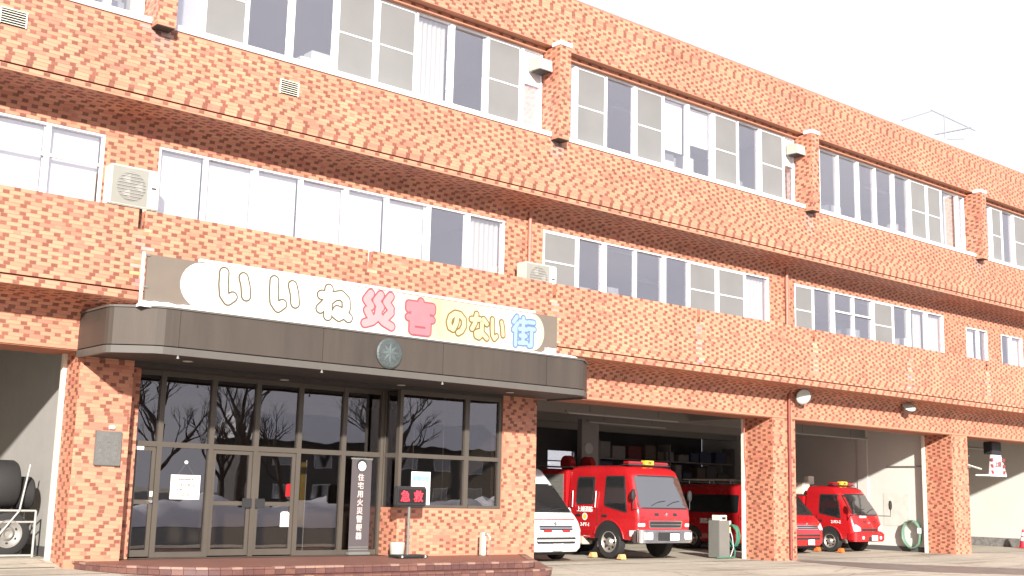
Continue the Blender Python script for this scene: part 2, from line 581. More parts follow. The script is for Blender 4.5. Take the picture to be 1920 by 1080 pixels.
def tfront(y, x0, x1, z0, z1, holes=(), wild=0.0): tiles((0, y, 0), EX, EZ, NY, x0, x1, z0, z1, holes, None, wild)
def tleft(x, y0, y1, z0, z1): tiles((x, 0, 0), NY, EZ, NX, -y1, -y0, z0, z1)
def tright(x, y0, y1, z0, z1): tiles((x, 0, 0), EY, EZ, EX, y0, y1, z0, z1)

# upper parapet band
tfront(YB, XA, XB, 12.20, 13.56, wild=.03)
B(XA, XB, YB + .004, -0.2, 12.19, 13.56).build('roof_parapet', MORTAR, ST)
tiles((0, -0.70, 12.11), EX, EZ, NY, XA, XB, 0, .062, (), 11)
B(XA, XB, -0.696, -0.45, 12.075, 12.19).build('lintel_strip', MORTAR, ST)
B(XA, XB, YB - .025, -0.1, 13.575, 13.70).build('roof_fascia', M('fascia_white', (.62, .62, .64), .45, var=.05), ST, bevel=.01)
B(XA, XB, YB - .008, -0.1, 13.561, 13.574).build('drip_groove', M('groove_pale', (.45, .42, .42), .7), ST)
B(XA, XB, YB - .029, YB - .0255, 13.63, 13.640).build('drip_groove', GREY, ST)
B(XA, XB, -0.74, 0.2, 13.701, 13.81).build('roof_coping', M('coping', (0.60, 0.55, 0.55), .7), ST, bevel=.01)
B(XA, XB, -0.1, 11.4, 13.40, 13.69).build('roof_slab', GREY, ST)
# spandrel under the top-floor windows
VENTS = [(-2.2, -1.75, 9.21, 9.50), (5.50, 5.95, 9.21, 9.50), (10.80, 11.22, 9.27, 9.56)]
tfront(YB, XA, XB, 8.58, 9.93, VENTS, wild=.03)
tiles((0, YB, 8.482), EX, EZ, NY, XA, XB, 0, .062, (), 40)
B(XA, XB, YB + .004, -0.5, 8.585, 9.93).build('spandrel_wall', MORTAR, ST)
B(XA, XB, YB + .004, -0.5, 8.445, 8.55).build('spandrel_lip', MORTAR, ST)
B(XA, XB, YB + .05, -0.5, 8.551, 8.584).build('groove', M('groove_brown', (.10, .045, .03), .8), ST)
# balcony parapet band with drain slots
holes = [(x - .06, x + .06, 6.10, 6.6) for x in NOTCH]
tfront(YB, XA, XB, 5.01, 6.47, holes, wild=.03)
tiles((0, YB, 4.850), EX, EZ, NY, XA, XB, 0, .130, (), 31)
B(XA, XB, YB + .004, YB + .16, 4.845, 4.985).build('parapet_lip', MORTAR, ST)
B(XA, XB, YB + .05, YB + .16, 4.986, 5.014).build('groove', M('groove_brown', (.10, .045, .03), .8), ST)
b = MB().box(XA, XB, YB + .004, YB + .16, 5.015, 6.10)
xs = [XA] + sum([[x - .06, x + .06] for x in NOTCH], []) + [XB]
for i in range(0, len(xs), 2):
    b.box(xs[i], xs[i + 1], YB + .004, YB + .16, 6.101, 6.462)
b.build('balcony_parapet', MORTAR, ST)
for x in NOTCH:
    tleft(x + .06, YB + .01, YB + .15, 6.12, 6.46)
B(XA, XB, YB + .161, 0.2, 5.0, 6.08).build('balcony_floor', GREY, ST)
# coves under both bands
def cove(ztop, zbot, name):
    a, c = 0.80, ztop - zbot
    N = 60
    pts = [(-0.80 + a * max(0, math.cos(R(90 * i / N))) ** .55, zbot + c * math.sin(R(90 * i / N)) ** .62) for i in range(N + 1)]   # wall -> lip
    pts.append((YB + .01, ztop))
    L = [0]
    for i in range(len(pts) - 1):
        L.append(L[-1] + math.hypot(pts[i + 1][0] - pts[i][0], pts[i + 1][1] - pts[i][1]))
    def at(s_):
        for i in range(len(L) - 1):
            if s_ <= L[i + 1]:
                f = (s_ - L[i]) / (L[i + 1] - L[i])
                return pts[i][0] + f * (pts[i + 1][0] - pts[i][0]), pts[i][1] + f * (pts[i + 1][1] - pts[i][1])
        return pts[-1]
    rows = int(L[-1] / RP)
    base = int(round(zbot / RP))
    for k in range(rows):
        p0, p1 = at(k * RP), at(k * RP + .06)
        v = Vector((0, p1[0] - p0[0], p1[1] - p0[1])).normalized()
        n = Vector(EX).cross(v)
        o = Vector((0, p0[0], p0[1])) + n * .002
        tiles(o, EX, v, n, XA, XB, 0, 0.062, (), base + k)
    bm_ = MB()
    q = pts[::2] + [pts[-1]]
    prof = [(y + .003, z + .003) for i, (y, z) in enumerate(q)]
    vs_ = [(XA, y, z) for y, z in prof] + [(XB, y, z) for y, z in prof]
    n = len(prof)
    bm_.add(vs_, [(i, i + 1, n + i + 1, n + i) for i in range(n - 1)])
    bm_.build(name, MORTAR, ST)
cove(4.85, 4.30, 'lower_cove')
cove(8.445, 7.96, 'upper_cove')
# first-floor wall between windows
hol = [(a - .0, c + .0, (6.60 if c - a < 2 else 6.0), (7.72 if c - a < 2 else 7.955)) for a, c in W2F]
tfront(0.0, XA, XB, 6.10, 7.97, hol)
b = MB()
ed = [XA] + sum([[a, c] for a, c in W2F], []) + [XB]
for i in range(0, len(ed), 2):
    b.box(ed[i], ed[i + 1], .004, .22, 6.09, 7.96)
b.box(XA, XB, .004, .22, 7.961, 8.9)
for a, c in W2F:
    if c - a < 2:
        b.box(a, c, .005, .22, 6.09, 6.60); b.box(a, c, .005, .22, 7.72, 7.959)
    else:
        b.box(a, c, .005, .22, 6.09, 6.44)
b.build('upper_wall', MORTAR, ST)
# garage lintel
tfront(0.0, XA, XB, 3.98, 4.31)
B(XA, XB, .004, 1.0, 3.965, 5.0).build('garage_lintel', MORTAR, ST)
B(XA, XB, .03, 0.99, 3.945, 3.962).build('lintel_soffit', M('oxide_soffit', (0.34, 0.13, 0.075), .8), ST)
# pillars
for i, (a, c) in enumerate(PILL):
    d = 0.70 if i == 1 else 1.0
    zb = gz((a + c) / 2, -.3) if i > 2 else (0.29 if i in (1, 2) else 0.15)
    tfront(0.0, a, c, zb, 3.97, wild=(.95 if i in (1, 2) else .5))
    if i != 2:
        tleft(a, 0.0, d, (gz(a - .3, .3) - .05 if i in (0, 1) else zb), 3.97)
    if i != 1:
        tright(c, 0.0, d, zb, 3.97)
    B(a + .004, c - .004, .004, d, -0.1, 3.946).build('pillar', MORTAR, ST)
# recessed return beside the entrance
tfront(0.45, 8.69, 9.02, 0.30, 3.83)
B(8.686, 9.02, .454, 0.72, 0.0, 3.84).build('entrance_return', MORTAR, ST)
# low office wall
tfront(0.0, 14.64, 17.47, 0.29, 1.30)
tleft(14.64, 0.0, 0.68, 0.29, 1.30)
B(14.644, 17.47, .004, 0.25, 0.0, 1.295).build('office_wall', MORTAR, ST)
B(14.644, 14.9, .25, 0.68, 0.0, 1.294).build('office_wall_return', MORTAR, ST)
# fins between the top-floor windows
for x in FINS:
    tfront(-1.18, x - .18, x + .18, 9.87, 12.14)
    tleft(x - .18, -1.18, -0.5, 9.87, 12.14)
    tright(x + .18, -1.18, -0.5, 9.87, 12.14)
    f = B(x - .176, x + .176, -1.176, -0.5, 9.86, 12.14).build('window_fin', MORTAR, ST)
    B(x - .165, x + .165, -1.165, -0.905, 9.845, 9.858).build('fin_soffit', SOFF, f).matrix_parent_inverse = Matrix()
    o = B(x - .20, x + .20, -1.21, -0.905, 12.142, 12.25).build('fin_cap', WHITE, f, bevel=.008)
# vents
for a, c, z0, z1 in VENTS:
    v_ = B(a, c, YB - .002, YB + .003, z0, z1).build('wall_vent', BLACK, ST)
    for k in range(6):
        zz = z0 + .02 + k * (z1 - z0 - .03) / 6
        MB().add([(a + .01, YB - .030, zz), (c - .01, YB - .030, zz), (c - .01, YB - .003, zz + .02), (a + .01, YB - .003, zz + .02),
                  (a + .01, YB - .030, zz - .004), (c - .01, YB - .030, zz - .004), (c - .01, YB - .003, zz + .016), (a + .01, YB - .003, zz + .016)],
                 [(0, 1, 2, 3), (7, 6, 5, 4), (0, 4, 5, 1), (1, 5, 6, 2), (2, 6, 7, 3), (3, 7, 4, 0)]).build('louvre', CREAM, v_)
    fr_ = MB()
    fr_.box(a, a + .02, YB - .034, YB - .002, z0, z1).box(c - .02, c, YB - .034, YB - .002, z0, z1).box(a + .02, c - .02, YB - .034, YB - .002, z1 - .015, z1)
    fr_.build('vent_frame', CREAM, v_)

# emit the tile meshes: the 300 that show largest are bricks of their own
def tile_geo():
    LC = [(0.556, 0.246, 0.152), (0.566, 0.258, 0.161), (0.556, 0.234, 0.150), (0.566, 0.263, 0.162), (0.542, 0.218, 0.137)]
    DC = [(0.238, 0.088, 0.057), (0.215, 0.078, 0.050), (0.26, 0.098, 0.064)]
    rng = random.Random(3)
    cand = []
    for i, (c, u, v, n, L, H, dark, full) in enumerate(TILES):
        if not full or (CAM - c).dot(n) <= 0: continue
        x, y = project(c)
        if not (4 < x < 1916 and 4 < y < 1076): continue
        if n.y > -0.9 and n.x > -0.9: continue
        if 7.3 < c.x < 19 and c.z > 3.4 and c.y > -.5: continue
        if 8.0 < c.x < 17.8 and 4.2 < c.z < 5.6: continue
        q = [project(c + u * (sx * L / 2) + v * (sy * H / 2)) for sx, sy in ((-1, -1), (1, -1), (1, 1), (-1, 1))]
        ar = abs(sum(q[k][0] * q[(k + 1) % 4][1] - q[(k + 1) % 4][0] * q[k][1] for k in range(4)) / 2)
        cand.append((ar, i))
    cand.sort(reverse=True)
    own = set(i for _, i in cand[:300])
    T = 0.0045
    sign = np.array([(-1, -1, 0), (1, -1, 0), (1, 1, 0), (-1, 1, 0), (-1, -1, 1), (1, -1, 1), (1, 1, 1), (-1, 1, 1)], float)
    quad = np.array([(4, 5, 6, 7), (0, 1, 5, 4), (1, 2, 6, 5), (2, 3, 7, 6), (3, 0, 4, 7)])
    V, C = [], []
    share = {}
    for i, (c, u, v, n, L, H, dark, full) in enumerate(TILES):
        pal = DC if dark else LC
        if not dark and rng.random() < 0.10: col = (0.50, 0.180, 0.122)
        elif dark and rng.random() < (0.28 if (c.z < 3.95 and abs(n.y) > .9) else 0.04): col = (0.50, 0.185, 0.125)
        else: col = pal[rng.randrange(len(pal))]
        j = rng.uniform(.96, 1.04)
        if -.95 < c.y < -.85:
            for fx in FINS:                     # grime below the fins
                if 9.15 < c.z < 9.92 and abs(c.x - fx) < .10 + .22 * rng.random() * (c.z - 9.0):
                    g_ = rng.uniform(.35, .85) * (c.z - 9.0)
                    m_ = sum(col) / 3 * .85
                    col = tuple(x + (m_ - x) * min(.8, g_) for x in col)
            for fx in NOTCH:                    # pale lime streaks below the drain slots
                if 5.05 < c.z < 6.12 and abs(c.x - fx - .05) < .05 + .09 * rng.random():
                    col = tuple(x + (.60 - x) * rng.uniform(.05, .35) for x in col)
        depth = rng.uniform(-.0008, .0008)
        if i in own:
            key = (dark, col)
            if key not in share:
                me = bpy.data.meshes.new('brick')
                vs_ = sign * np.array([L / 2, H / 2, T]) - np.array([0, 0, T])
                # local frame: x along, y = outward normal negated later by matrix
                me.from_pydata(vs_.tolist(), [], quad.tolist())
                at = me.attributes.new('tile_col', 'FLOAT_COLOR', 'POINT')
                at.data.foreach_set('color', np.tile([*col, 1.0], 8))
                me.materials.append(TILE)
                share[key] = me
            o = bpy.data.objects.new('brick', share[key])
            COL.objects.link(o)
            o.parent = ST
            o.matrix_parent_inverse = Matrix.Translation(ST.location).inverted()
            mm = Matrix((u, v, n)).transposed().to_4x4()
            o.matrix_basis = Matrix.Translation(c + n * depth) @ mm
            continue
        U, W, N_ = np.array(u), np.array(v), np.array(n)
        V.append(np.array(c) + sign[:, :1] * U * L / 2 + sign[:, 1:2] * W * H / 2 + (sign[:, 2:3] - 1) * T * N_ + N_ * depth)
        C.append([x * j for x in col])
    V = np.concatenate(V)
    nT = len(C)
    me = bpy.data.meshes.new('brick_facing')
    F_ = (quad[None] + np.arange(nT)[:, None, None] * 8).reshape(-1, 4)
    me.vertices.add(len(V)); me.vertices.foreach_set('co', V.ravel())
    me.loops.add(F_.size); me.loops.foreach_set('vertex_index', F_.ravel())
    me.polygons.add(len(F_)); me.polygons.foreach_set('loop_start', np.arange(len(F_)) * 4)
    me.polygons.foreach_set('use_smooth', np.zeros(len(F_), dtype=bool))
    me.update(calc_edges=True)
    at = me.attributes.new('tile_col', 'FLOAT_COLOR', 'POINT')
    cc = np.c_[np.repeat(np.array(C), 8, 0), np.ones(nT * 8)]
    at.data.foreach_set('color', cc.ravel())
    me.materials.append(TILE)
    o = link('brick_facing', me, ST)
    o['kind'] = 'stuff'
    print('tiles', nT, 'own', len(own))
tile_geo()

# ------------------------------------------------------------------ windows
def window(x0, x1, z0, z1, Y, mul, panes, sill=None, name='window', fw_=.036, fmat=WHITE, gmat=GLASS):
    """mul: list of (x, width); panes: one code per gap"""
    f = MB()
    f.box(x0, x1, Y - .03, Y + .07, z1 - fw_, z1).box(x0, x1, Y - .03, Y + .07, z0, z0 + fw_)
    f.box(x0, x0 + fw_, Y - .03, Y + .07, z0 + fw_, z1 - fw_).box(x1 - fw_, x1, Y - .03, Y + .07, z0 + fw_, z1 - fw_)
    wd = f.build(name, fmat, ST)
    if sill:
        B(x0 - .02, x1 + .02, sill[0], Y + .06, sill[1], z0 - .002).build('sill', fmat, wd, bevel=.005)
    for (x, w_) in mul:
        B(x - w_ / 2, x + w_ / 2, Y - .04, Y + .06, z0 + fw_, z1 - fw_).build('mullion', fmat, wd)
    ex = [x0 + fw_] + sum([[x - w_ / 2, x + w_ / 2] for x, w_ in mul], []) + [x1 - fw_]
    h = z1 - z0
    for k in range(0, len(ex), 2):
        a, c = ex[k], ex[k + 1]
        code = panes[k // 2] if k // 2 < len(panes) else 'g'
        za, zb = z0 + fw_, z1 - fw_
        if code != 'P':
            B(a, c, Y + .02 + .012 * (k % 4), Y + .026 + .012 * (k % 4), za, zb).build('pane', gmat, wd)
        if 's' in code:       # insect screen with middle rail
            zm = za + (zb - za) * .5
            sc_ = MB().box(a + .012, c - .012, Y - .012, Y - .010, za + .03, zb - .03).build('insect_screen', SCREEN, wd)
            r = MB().box(a, c, Y - .022, Y + .0, zm - .016, zm + .016).box(a, c, Y - .022, Y + .0, za, za + .03).box(a, c, Y - .022, Y + .0, zb - .03, zb)
            r.box(a, a + .025, Y - .022, Y + .0, za, zb).box(c - .025, c, Y - .022, Y + .0, za, zb)
            r.build('screen_rail', WHITE, wd)
        if 'b' in code:
            B(a + .01, c - .01, Y + .14, Y + .145, za, zb).build('blind', BLIND, wd)
        if 'h' in code:       # blind half down
            B(a + .01, c - .01, Y + .14, Y + .145, za + (zb - za) * (.47 if k % 4 else .30), zb).build('blind', BLIND, wd)
        if 'c' in code or 'd' in code:
            cb = MB()
            n = 14
            w0 = a if 'c' in code else a + (c - a) * .45
            vs_ = []
            for i in range(n * 2 + 1):
                x = w0 + (c - w0) * i / (2 * n)
                vs_ += [(x, Y + .16 + .02 * math.sin(i * 1.6), za), (x, Y + .16 + .02 * math.sin(i * 1.6), zb)]
            cb.add(vs_, [(2 * i, 2 * i + 2, 2 * i + 3, 2 * i + 1) for i in range(2 * n)])
            cb.build('curtain', BLIND if 'w' in code else CURT, wd, smooth=True)
        if 't' in code:       # transom bar
            zm = za + (zb - za) * .62
            B(a, c, Y - .035, Y + .015, zm - .025, zm + .025).build('transom', fmat, wd)
        if 'P' in code:       # solid panel, maybe with a light at the foot
            zm = za + (zb - za) * .60
            B(a, c, Y + .02, Y + .05, zm, zb).build('panel', WHITE, wd)
            B(a, c, Y + .02, Y + .026, za, zm - .05).build('pane', gmat, wd)
            B(a, c, Y - .02, Y + .05, zm - .049, zm - .001).build('transom', fmat, wd)
            if 'W' in code:
                B(a, c, Y + .06, Y + .07, za, zm - .05).build('blind', BLIND, wd)
    return wd
W_, T_ = .11, .055
Y3 = -0.55
def w3(x0, x1, mul, panes):
    return window(x0, x1, 10.05, 12.07, Y3, mul, panes, sill=(YB - .035, 9.935))
w3(-1.30, 8.10, [(-.3, T_), (.7, W_), (1.75, T_), (2.8, W_), (3.8, T_), (4.85, W_), (5.8, T_), (6.85, W_), (7.42, .10)], ['g', 's', 'g', 'g', 's', 's', 'g', 'g', 'g', 'g'])
w3(8.50, 17.94, [(9.25, W_), (10.19, T_), (11.17, W_), (12.23, T_), (13.21, W_), (14.25, T_), (15.23, W_), (16.26, T_), (17.31, W_)], ['PW', 's', 'g', 'g', 'sc', 's', 'gc', 'g', 'sd', 'PW'])
w3(18.34, 27.79, [(19.05, W_), (20.09, T_), (21.14, W_), (22.19, T_), (23.16, W_), (24.20, .10), (25.23, T_), (26.22, .10), (27.29, T_)], ['g', 's', 'g', 's', 'h', 'h', 's', 'g', 's', 'P'])
w3(28.19, 37.30, [(29.00, T_), (29.97, T_), (31.0, W_), (31.95, T_), (32.96, W_), (33.91, .12), (34.93, W_), (35.82, T_), (36.87, .10)], ['g', 'g', 'g', 'g', 'g', 'g', 's', 'sd', 'gd', 'g'])
w3(37.70, 47.0, [(38.45, .10), (39.11, W_), (39.86, T_), (40.70, W_), (41.7, T_), (42.7, W_), (43.7, T_), (44.7, W_), (45.7, T_)], ['g', 'g', 's', 'g', 's', 'g', 's', 'g', 's', 'g'])
t_ = .06
window(2.85, 7.80, 6.44, 7.95, 0.03, [(3.8, t_), (4.8, t_), (5.78, t_), (6.78, .08)], ['bt', 'bt', 'bt', 'bt', 'bt'])
window(8.85, 17.38, 6.44, 7.95, 0.03, [(9.82, t_), (10.89, .09), (11.93, t_), (13.02, .09), (14.06, t_), (15.18, .09), (16.28, .11)], ['b', 'b', 'b', 'b', 'b', 'b', 'g', 'c'])
window(18.59, 27.28, 6.44, 7.95, 0.03, [(19.73, .09), (20.67, .12), (21.79, t_), (22.88, .10), (23.85, .05), (25.01, .12), (26.20, t_)], ['sc', 'g', 'g', 'g', 'g', 'sc', 'sc', 'c'])
window(28.48, 36.69, 6.44, 7.95, 0.03, [(29.39, t_), (30.41, .10), (31.46, t_), (32.53, .12), (33.65, t_), (34.60, .10), (35.63, .14)], ['sc', 'g', 'gt', 'gt', 'sc', 'g', 'gd', 'c'])
window(38.14, 39.58, 6.60, 7.72, 0.03, [(38.97, .08)], ['cw', 'g'])
window(40.55, 42.10, 6.60, 7.72, 0.03, [(41.25, .08)], ['g', 'cw'])
window(43.6, 45.1, 6.60, 7.72, 0.03, [(44.35, .08)], ['cw', 'g'])
# interior of the upper floors
b = MB()
b.box(XA, XB, .22, 9.0, 5.9, 6.08)
b.box(XA, XB, -0.5, 9.0, 8.92, 9.85)
b.build('floor_slab', INNER, ST)
B(XA, XB, -0.44, 9.0, 12.20, 12.35).build('ceiling_panel', INNER, ST)
B(XA, XB, .221, 9.0, 8.3, 8.5).build('ceiling_panel', INNER, ST)
B(XA, XB, 9.0, 9.2, 4.5, 13.4).build('rear_wall', INNER, ST)
for x in (XA, 8.3, 18.15, 28.0, 37.55, XB - .15):
    B(x - .06, x + .06, .3, 8.99, 6.081, 8.29).build('partition', INNER, ST)
    B(x - .06, x + .06, -.44, 8.99, 9.86, 12.19).build('partition', INNER, ST)
for x in FINS:
    B(x - .20, x + .20, -.50, -.3, 9.9, 12.08).build('column_casing', WHITE, ST)
for x0_, x1_ in ((XA - .2, XA - .001), (XB + .001, XB + .2)):
    B(x0_, x1_, 0.01, 11.2, -.1, 13.55).build('gable_wall', MORTAR, ST)
    B(x0_, x1_, YB + .01, 0.009, 8.45, 9.93).build('gable_wall', MORTAR, ST)
    B(x0_, x1_, YB + .01, 0.009, 9.931, 13.55).build('gable_wall', MORTAR, ST)
    B(x0_, x1_, YB + .01, 0.009, 4.85, 6.46).build('gable_wall', MORTAR, ST)
B(XA, XB, 11.201, 11.4, 4.5, 13.39).build('rear_wall', MORTAR, ST)
# vent hoods on the end panels
for x in (17.72, 27.60):
    h = MB()
    h.add([(x - .2, -.59, 11.86), (x + .2, -.59, 11.86), (x + .2, -.95, 11.78), (x - .2, -.95, 11.78), (x - .2, -.59, 11.52), (x + .2, -.59, 11.52), (x + .2, -.98, 11.50), (x - .2, -.98, 11.50)],
          [(0, 1, 2, 3), (4, 7, 6, 5), (0, 3, 7, 4), (1, 5, 6, 2), (3, 2, 6, 7), (0, 4, 5, 1)])
    hd = h.build('vent_hood', ACM, ST, bevel=.008)
    B(x - .17, x + .17, -.94, -.62, 11.49, 11.498).build('hood_grille', BLACK, hd)

for zc_, ys_ in ((12.17, (1.0, 3.4, 5.8)), (8.27, (1.4, 4.0))):
    for y_ in ys_:
        for i in range(13):
            x_ = -2 + i * 4.0
            B(x_, x_ + 1.3, y_, y_ + .22, zc_ - .04, zc_ + .028).build('ceiling_light', WHITE, ST)
SHF = [M('shelf_pale', (.55, .52, .47), .7, var=.1), M('shelf_grey', (.30, .31, .33), .6, var=.1), M('shelf_white', (.72, .72, .70), .6, var=.05)]
rs = random.Random(17)
for x_ in [5.9, 7.5, 11.6, 12.0, 15.4, 20.3, 22.4, 23.5, 25.6, 30.2, 32.1, 34.0, 35.2, 36.0, 38.6, 39.9]:
    w_ = rs.uniform(.35, .8)
    B(x_, x_ + w_, -.25 + rs.uniform(0, .3), .35, 9.851, 10.12 + rs.uniform(.05, .75)).build('cabinet', rs.choice(SHF), ST, bevel=.01)
for x_ in [15.3, 19.9, 21.2, 22.1, 29.6, 31.8, 34.8, 39.1, 40.8]:
    w_ = rs.uniform(.35, .7)
    B(x_, x_ + w_, .4, .9, 6.081, 6.55 + rs.uniform(.1, .6)).build('cabinet', rs.choice(SHF), ST, bevel=.01)
cdt = MB().tube([(37.05, 1.05, 2.92), (37.05, 2.55, 2.92)], .018, 6).build('conduit', GREY, ST)

# down pipes
for x, y, z0, z1, mt in [(18.10, -.07, 6.1, 8.02, PIPE_P), (28.02, -.07, 6.1, 8.02, PIPE_P), (28.04, -.07, 0.05, 4.40, PIPE_R)]:
    p = MB().tube([(x, y, z0), (x, y, z1), (x, y - .02, z1 + .34)], .045, 12).build('down_pipe', mt, ST, smooth=True)
    for zz in (z0 + .5, z0 + (z1 - z0) * .7):
        MB().lathe([(0, .056), (.03, .056)], 'z', (x, y, zz), 12).build('pipe_bracket', mt, p)

# ------------------------------------------------------------------ canopy
def rounded_plan(x0, x1, y0, r, d=0.0):
    """outline of the canopy: back edge on the wall, splayed front corners; r = length of the splay"""
    x0, x1, y0 = x0 - d, x1 + d, y0 - d
    k = d * .41
    L = [(x0, 0.0), (x0, y0 + r * .92 + k), (x0 + .02, y0 + r * .80 + k), (x0 + .07, y0 + r * .70 + k), (x0 + r * .88 - k, y0 + .045), (x0 + r + .06 - k, y0 + .008), (x0 + r + .20 - k, y0)]
    return L + [(x0 + x1 - x, y) for x, y in L[::-1]]
CX0, CX1, CY, CRAD = 7.62, 18.86, -1.88, 0.72
plan = rounded_plan(CX0, CX1, CY, CRAD)
can = MB().prism(rounded_plan(CX0, CX1, CY, CRAD, -.06), 'z', 3.86, 4.585).build('entrance_canopy', SOFF, ST)
# fascia panels
def strip(path, z0, z1, th, name, mat, parent, **k):
    n = len(path)
    nor = []
    for i in range(n):
        a, c = path[max(i - 1, 0)], path[min(i + 1, n - 1)]
        d = Vector((c[0] - a[0], c[1] - a[1])).normalized()
        nor.append((-d.y, d.x))
    inn = [(p[0] + q[0] * th, p[1] + q[1] * th) for p, q in zip(path, nor)]
    return MB().prism(path + inn[::-1], 'z', z0, z1).build(name, mat, parent, **k)
seams = [8.66, 11.50, 14.30, 17.1]
segs, cur = [], []
for i, p in enumerate(plan):
    cur.append(p)
fr_pts = [p for p in plan]
# split along the front straight
left, right = plan[:7], plan[7:]
strip(left[:2], 3.965, 4.60, .05, 'fascia_panel', FASCIA, can, bevel=.004)
strip([(left[1][0], left[1][1] - .006)] + left[2:] + [(seams[0] - .004, CY)], 3.965, 4.60, .05, 'fascia_panel', FASCIA, can)
for a, c in zip(seams[:-1], seams[1:]):
    strip([(a + .004, CY), (c - .004, CY)], 3.965, 4.60, .05, 'fascia_panel', FASCIA, can, bevel=.004)
strip([(seams[-1] + .004, CY)] + right, 3.965, 4.60, .05, 'fascia_panel', FASCIA, can)
RIM = M('canopy_rim', (0.10, 0.09, 0.08), .5, 0.0, var=.1)
pr = rounded_plan(CX0, CX1, CY, CRAD, .012)
strip(pr, 3.82, 3.945, .07, 'canopy_rim', RIM, can)
pt = rounded_plan(CX0, CX1, CY, CRAD, .02)
strip(pt, 4.601, 4.635, .10, 'canopy_coping', RIM, can)
MB().prism(rounded_plan(CX0, CX1, CY, CRAD, -.0705), 'z', 4.586, 4.60).build('canopy_roof', GREY, can)
B(8.7, 17.46, 0.009, 5.9, 3.79, 3.86).build('porch_soffit', SOFF, ST)
for x, y in ((9.3, -.9), (11.9, .2), (14.4, -.3), (16.9, -.9)):
    MB().lathe([(0, .09), (.012, .09), (.015, .07)], 'z', (x, y, 3.835 if y < 0 else 3.772), 16).build('downlight', M('downlight', (0.6, 0.58, 0.52), .3), can if y < 0 else ST)
for x in (8.66, 11.50, 14.30):
    MB().lathe([(0, .03), (.03, .02), (.06, .008)], 'z', (x, CY + .0, 3.76), 8).build('drip_spout', GREY, can)
# bronze medallion on the fascia
em = MB().lathe([(0, .30), (-.03, .30), (-.05, .27), (-.055, .1)], 'y', (12.98, CY - .002, 4.26), 32).build('medallion', M('verdigris_bronze', (0.085, 0.10, 0.10), .55, .4, var=.3, scale=9, bump=.6, bscale=25), can)
st = MB()
for k in range(8):
    t = R(45 * k)
    st.add([(12.98 + .22 * math.cos(t), CY - .06, 4.26 + .22 * math.sin(t)), (12.98 + .09 * math.cos(t + .5), CY - .06, 4.26 + .09 * math.sin(t + .5)), (12.98, CY - .075, 4.26), (12.98 + .09 * math.cos(t - .5), CY - .06, 4.26 + .09 * math.sin(t - .5))], [(0, 1, 2), (0, 2, 3)])
st.build('medallion_relief', M('verdigris_relief', (0.12, 0.145, 0.145), .5, .4, var=.2), can)

# ------------------------------------------------------------------ entrance glazing
Yg = 0.70
EXM = [9.03, 9.57, 10.63, 11.60, 12.58, 13.66, 14.62]
zt = 2.40
ent = MB()
for i, x in enumerate(EXM):
    w_ = .05 if i not in (0, 6) else .04
    ent.box(x - w_, x + w_, Yg - .06, Yg + .06, 0.30, 3.79)
eo = ent.build('entrance_frame', BRONZE, ST)
for i in range(6):
    a, c = EXM[i] + .05, EXM[i + 1] - .05
    B(a, c, Yg - .058, Yg + .058, zt - .05, zt + .05).build('transom', BRONZE, eo)
    B(a, c, Yg - .05, Yg + .05, 3.70, 3.789).build('head_rail', BRONZE, eo)
    B(a, c, Yg - .004, Yg + .004, zt + .051, 3.699).build('pane', DGLASS, eo)
    if i in (0, 2, 3):
        dr = MB()
        s_ = .055
        dr.box(a + .005, c - .005, Yg - .03, Yg + .03, zt - .13, zt - .052).box(a + .005, c - .005, Yg - .03, Yg + .03, .32, .44)
        dr.box(a + .005, a + s_ + .02, Yg - .03, Yg + .03, .44, zt - .13).box(c - s_ - .02, c - .005, Yg - .03, Yg + .03, .44, zt - .13)
        dr.box(a + s_ + .02, c - s_ - .02, Yg - .028, Yg + .028, 1.28, 1.36)
        d = dr.build('door', BRONZE, ST)
        B(a + s_ + .02, c - s_ - .02, Yg - .004, Yg + .004, .44, 1.279).build('pane', DGLASS, d)
        B(a + s_ + .02, c - s_ - .02, Yg - .004, Yg + .004, 1.361, zt - .131).build('pane', DGLASS, d)
        if i == 2:
            B(c - .20, c + .01, Yg - .09, Yg - .07, 1.24, 1.42).build('push_plate', BLACK, d, bevel=.006)
        elif i == 3:
            B(a - .01, a + .20, Yg - .09, Yg - .07, 1.24, 1.42).build('push_plate', BLACK, d, bevel=.006)
        else:
            MB().lathe([(0, .03), (-.05, .03)], 'y', (c - .05, Yg - .03, 1.33), 12).build('handle', CHROME, d)
            B(c - .07, c - .02, Yg - .05, Yg - .03, 1.42, 1.52).build('lock_plate', PRINTW, d)
    else:
        B(a, c, Yg - .05, Yg + .05, 0.30, 0.40).build('bottom_rail', BRONZE, eo)
        B(a, c, Yg - .004, Yg + .004, .401, zt - .051).build('pane', DGLASS, eo)
# office glazing: side light and front lights
of = MB()
for x, w_ in ((14.68, .04), (16.47, .06), (17.43, .04)):
    of.box(x - w_, x + w_, .03, .15, 1.30, 3.79)
of = of.build('office_window', BRONZE, ST)
for a, c in ((14.72, 16.41), (16.53, 17.39)):
    B(a, c, .032, .148, 2.35, 2.44).build('transom', BRONZE, of)
    B(a, c, .034, .146, 3.70, 3.788).build('head_rail', BRONZE, of)
    B(a, c, .0, .148, 1.302, 1.36).build('sill', BRONZE, of)
    B(a, c, .085, .093, 2.441, 3.699).build('pane', DGLASS, of)
    B(a, c, .085, .093, 1.361, 2.349).build('pane', DGLASS, of)
B(15.05, 15.075, .094, .11, 1.36, 3.70).build('glazing_bar', GREY, of)
B(15.85, 15.875, .094, .11, 1.36, 3.70).build('glazing_bar', GREY, of)
B(14.66, 14.70, .151, .639, 2.35, 2.44).build('side_transom', BRONZE, of)
B(14.675, 14.683, .151, .639, 1.30, 2.349).build('pane', DGLASS, of)
B(14.675, 14.683, .151, .639, 2.441, 3.78).build('pane', DGLASS, of)
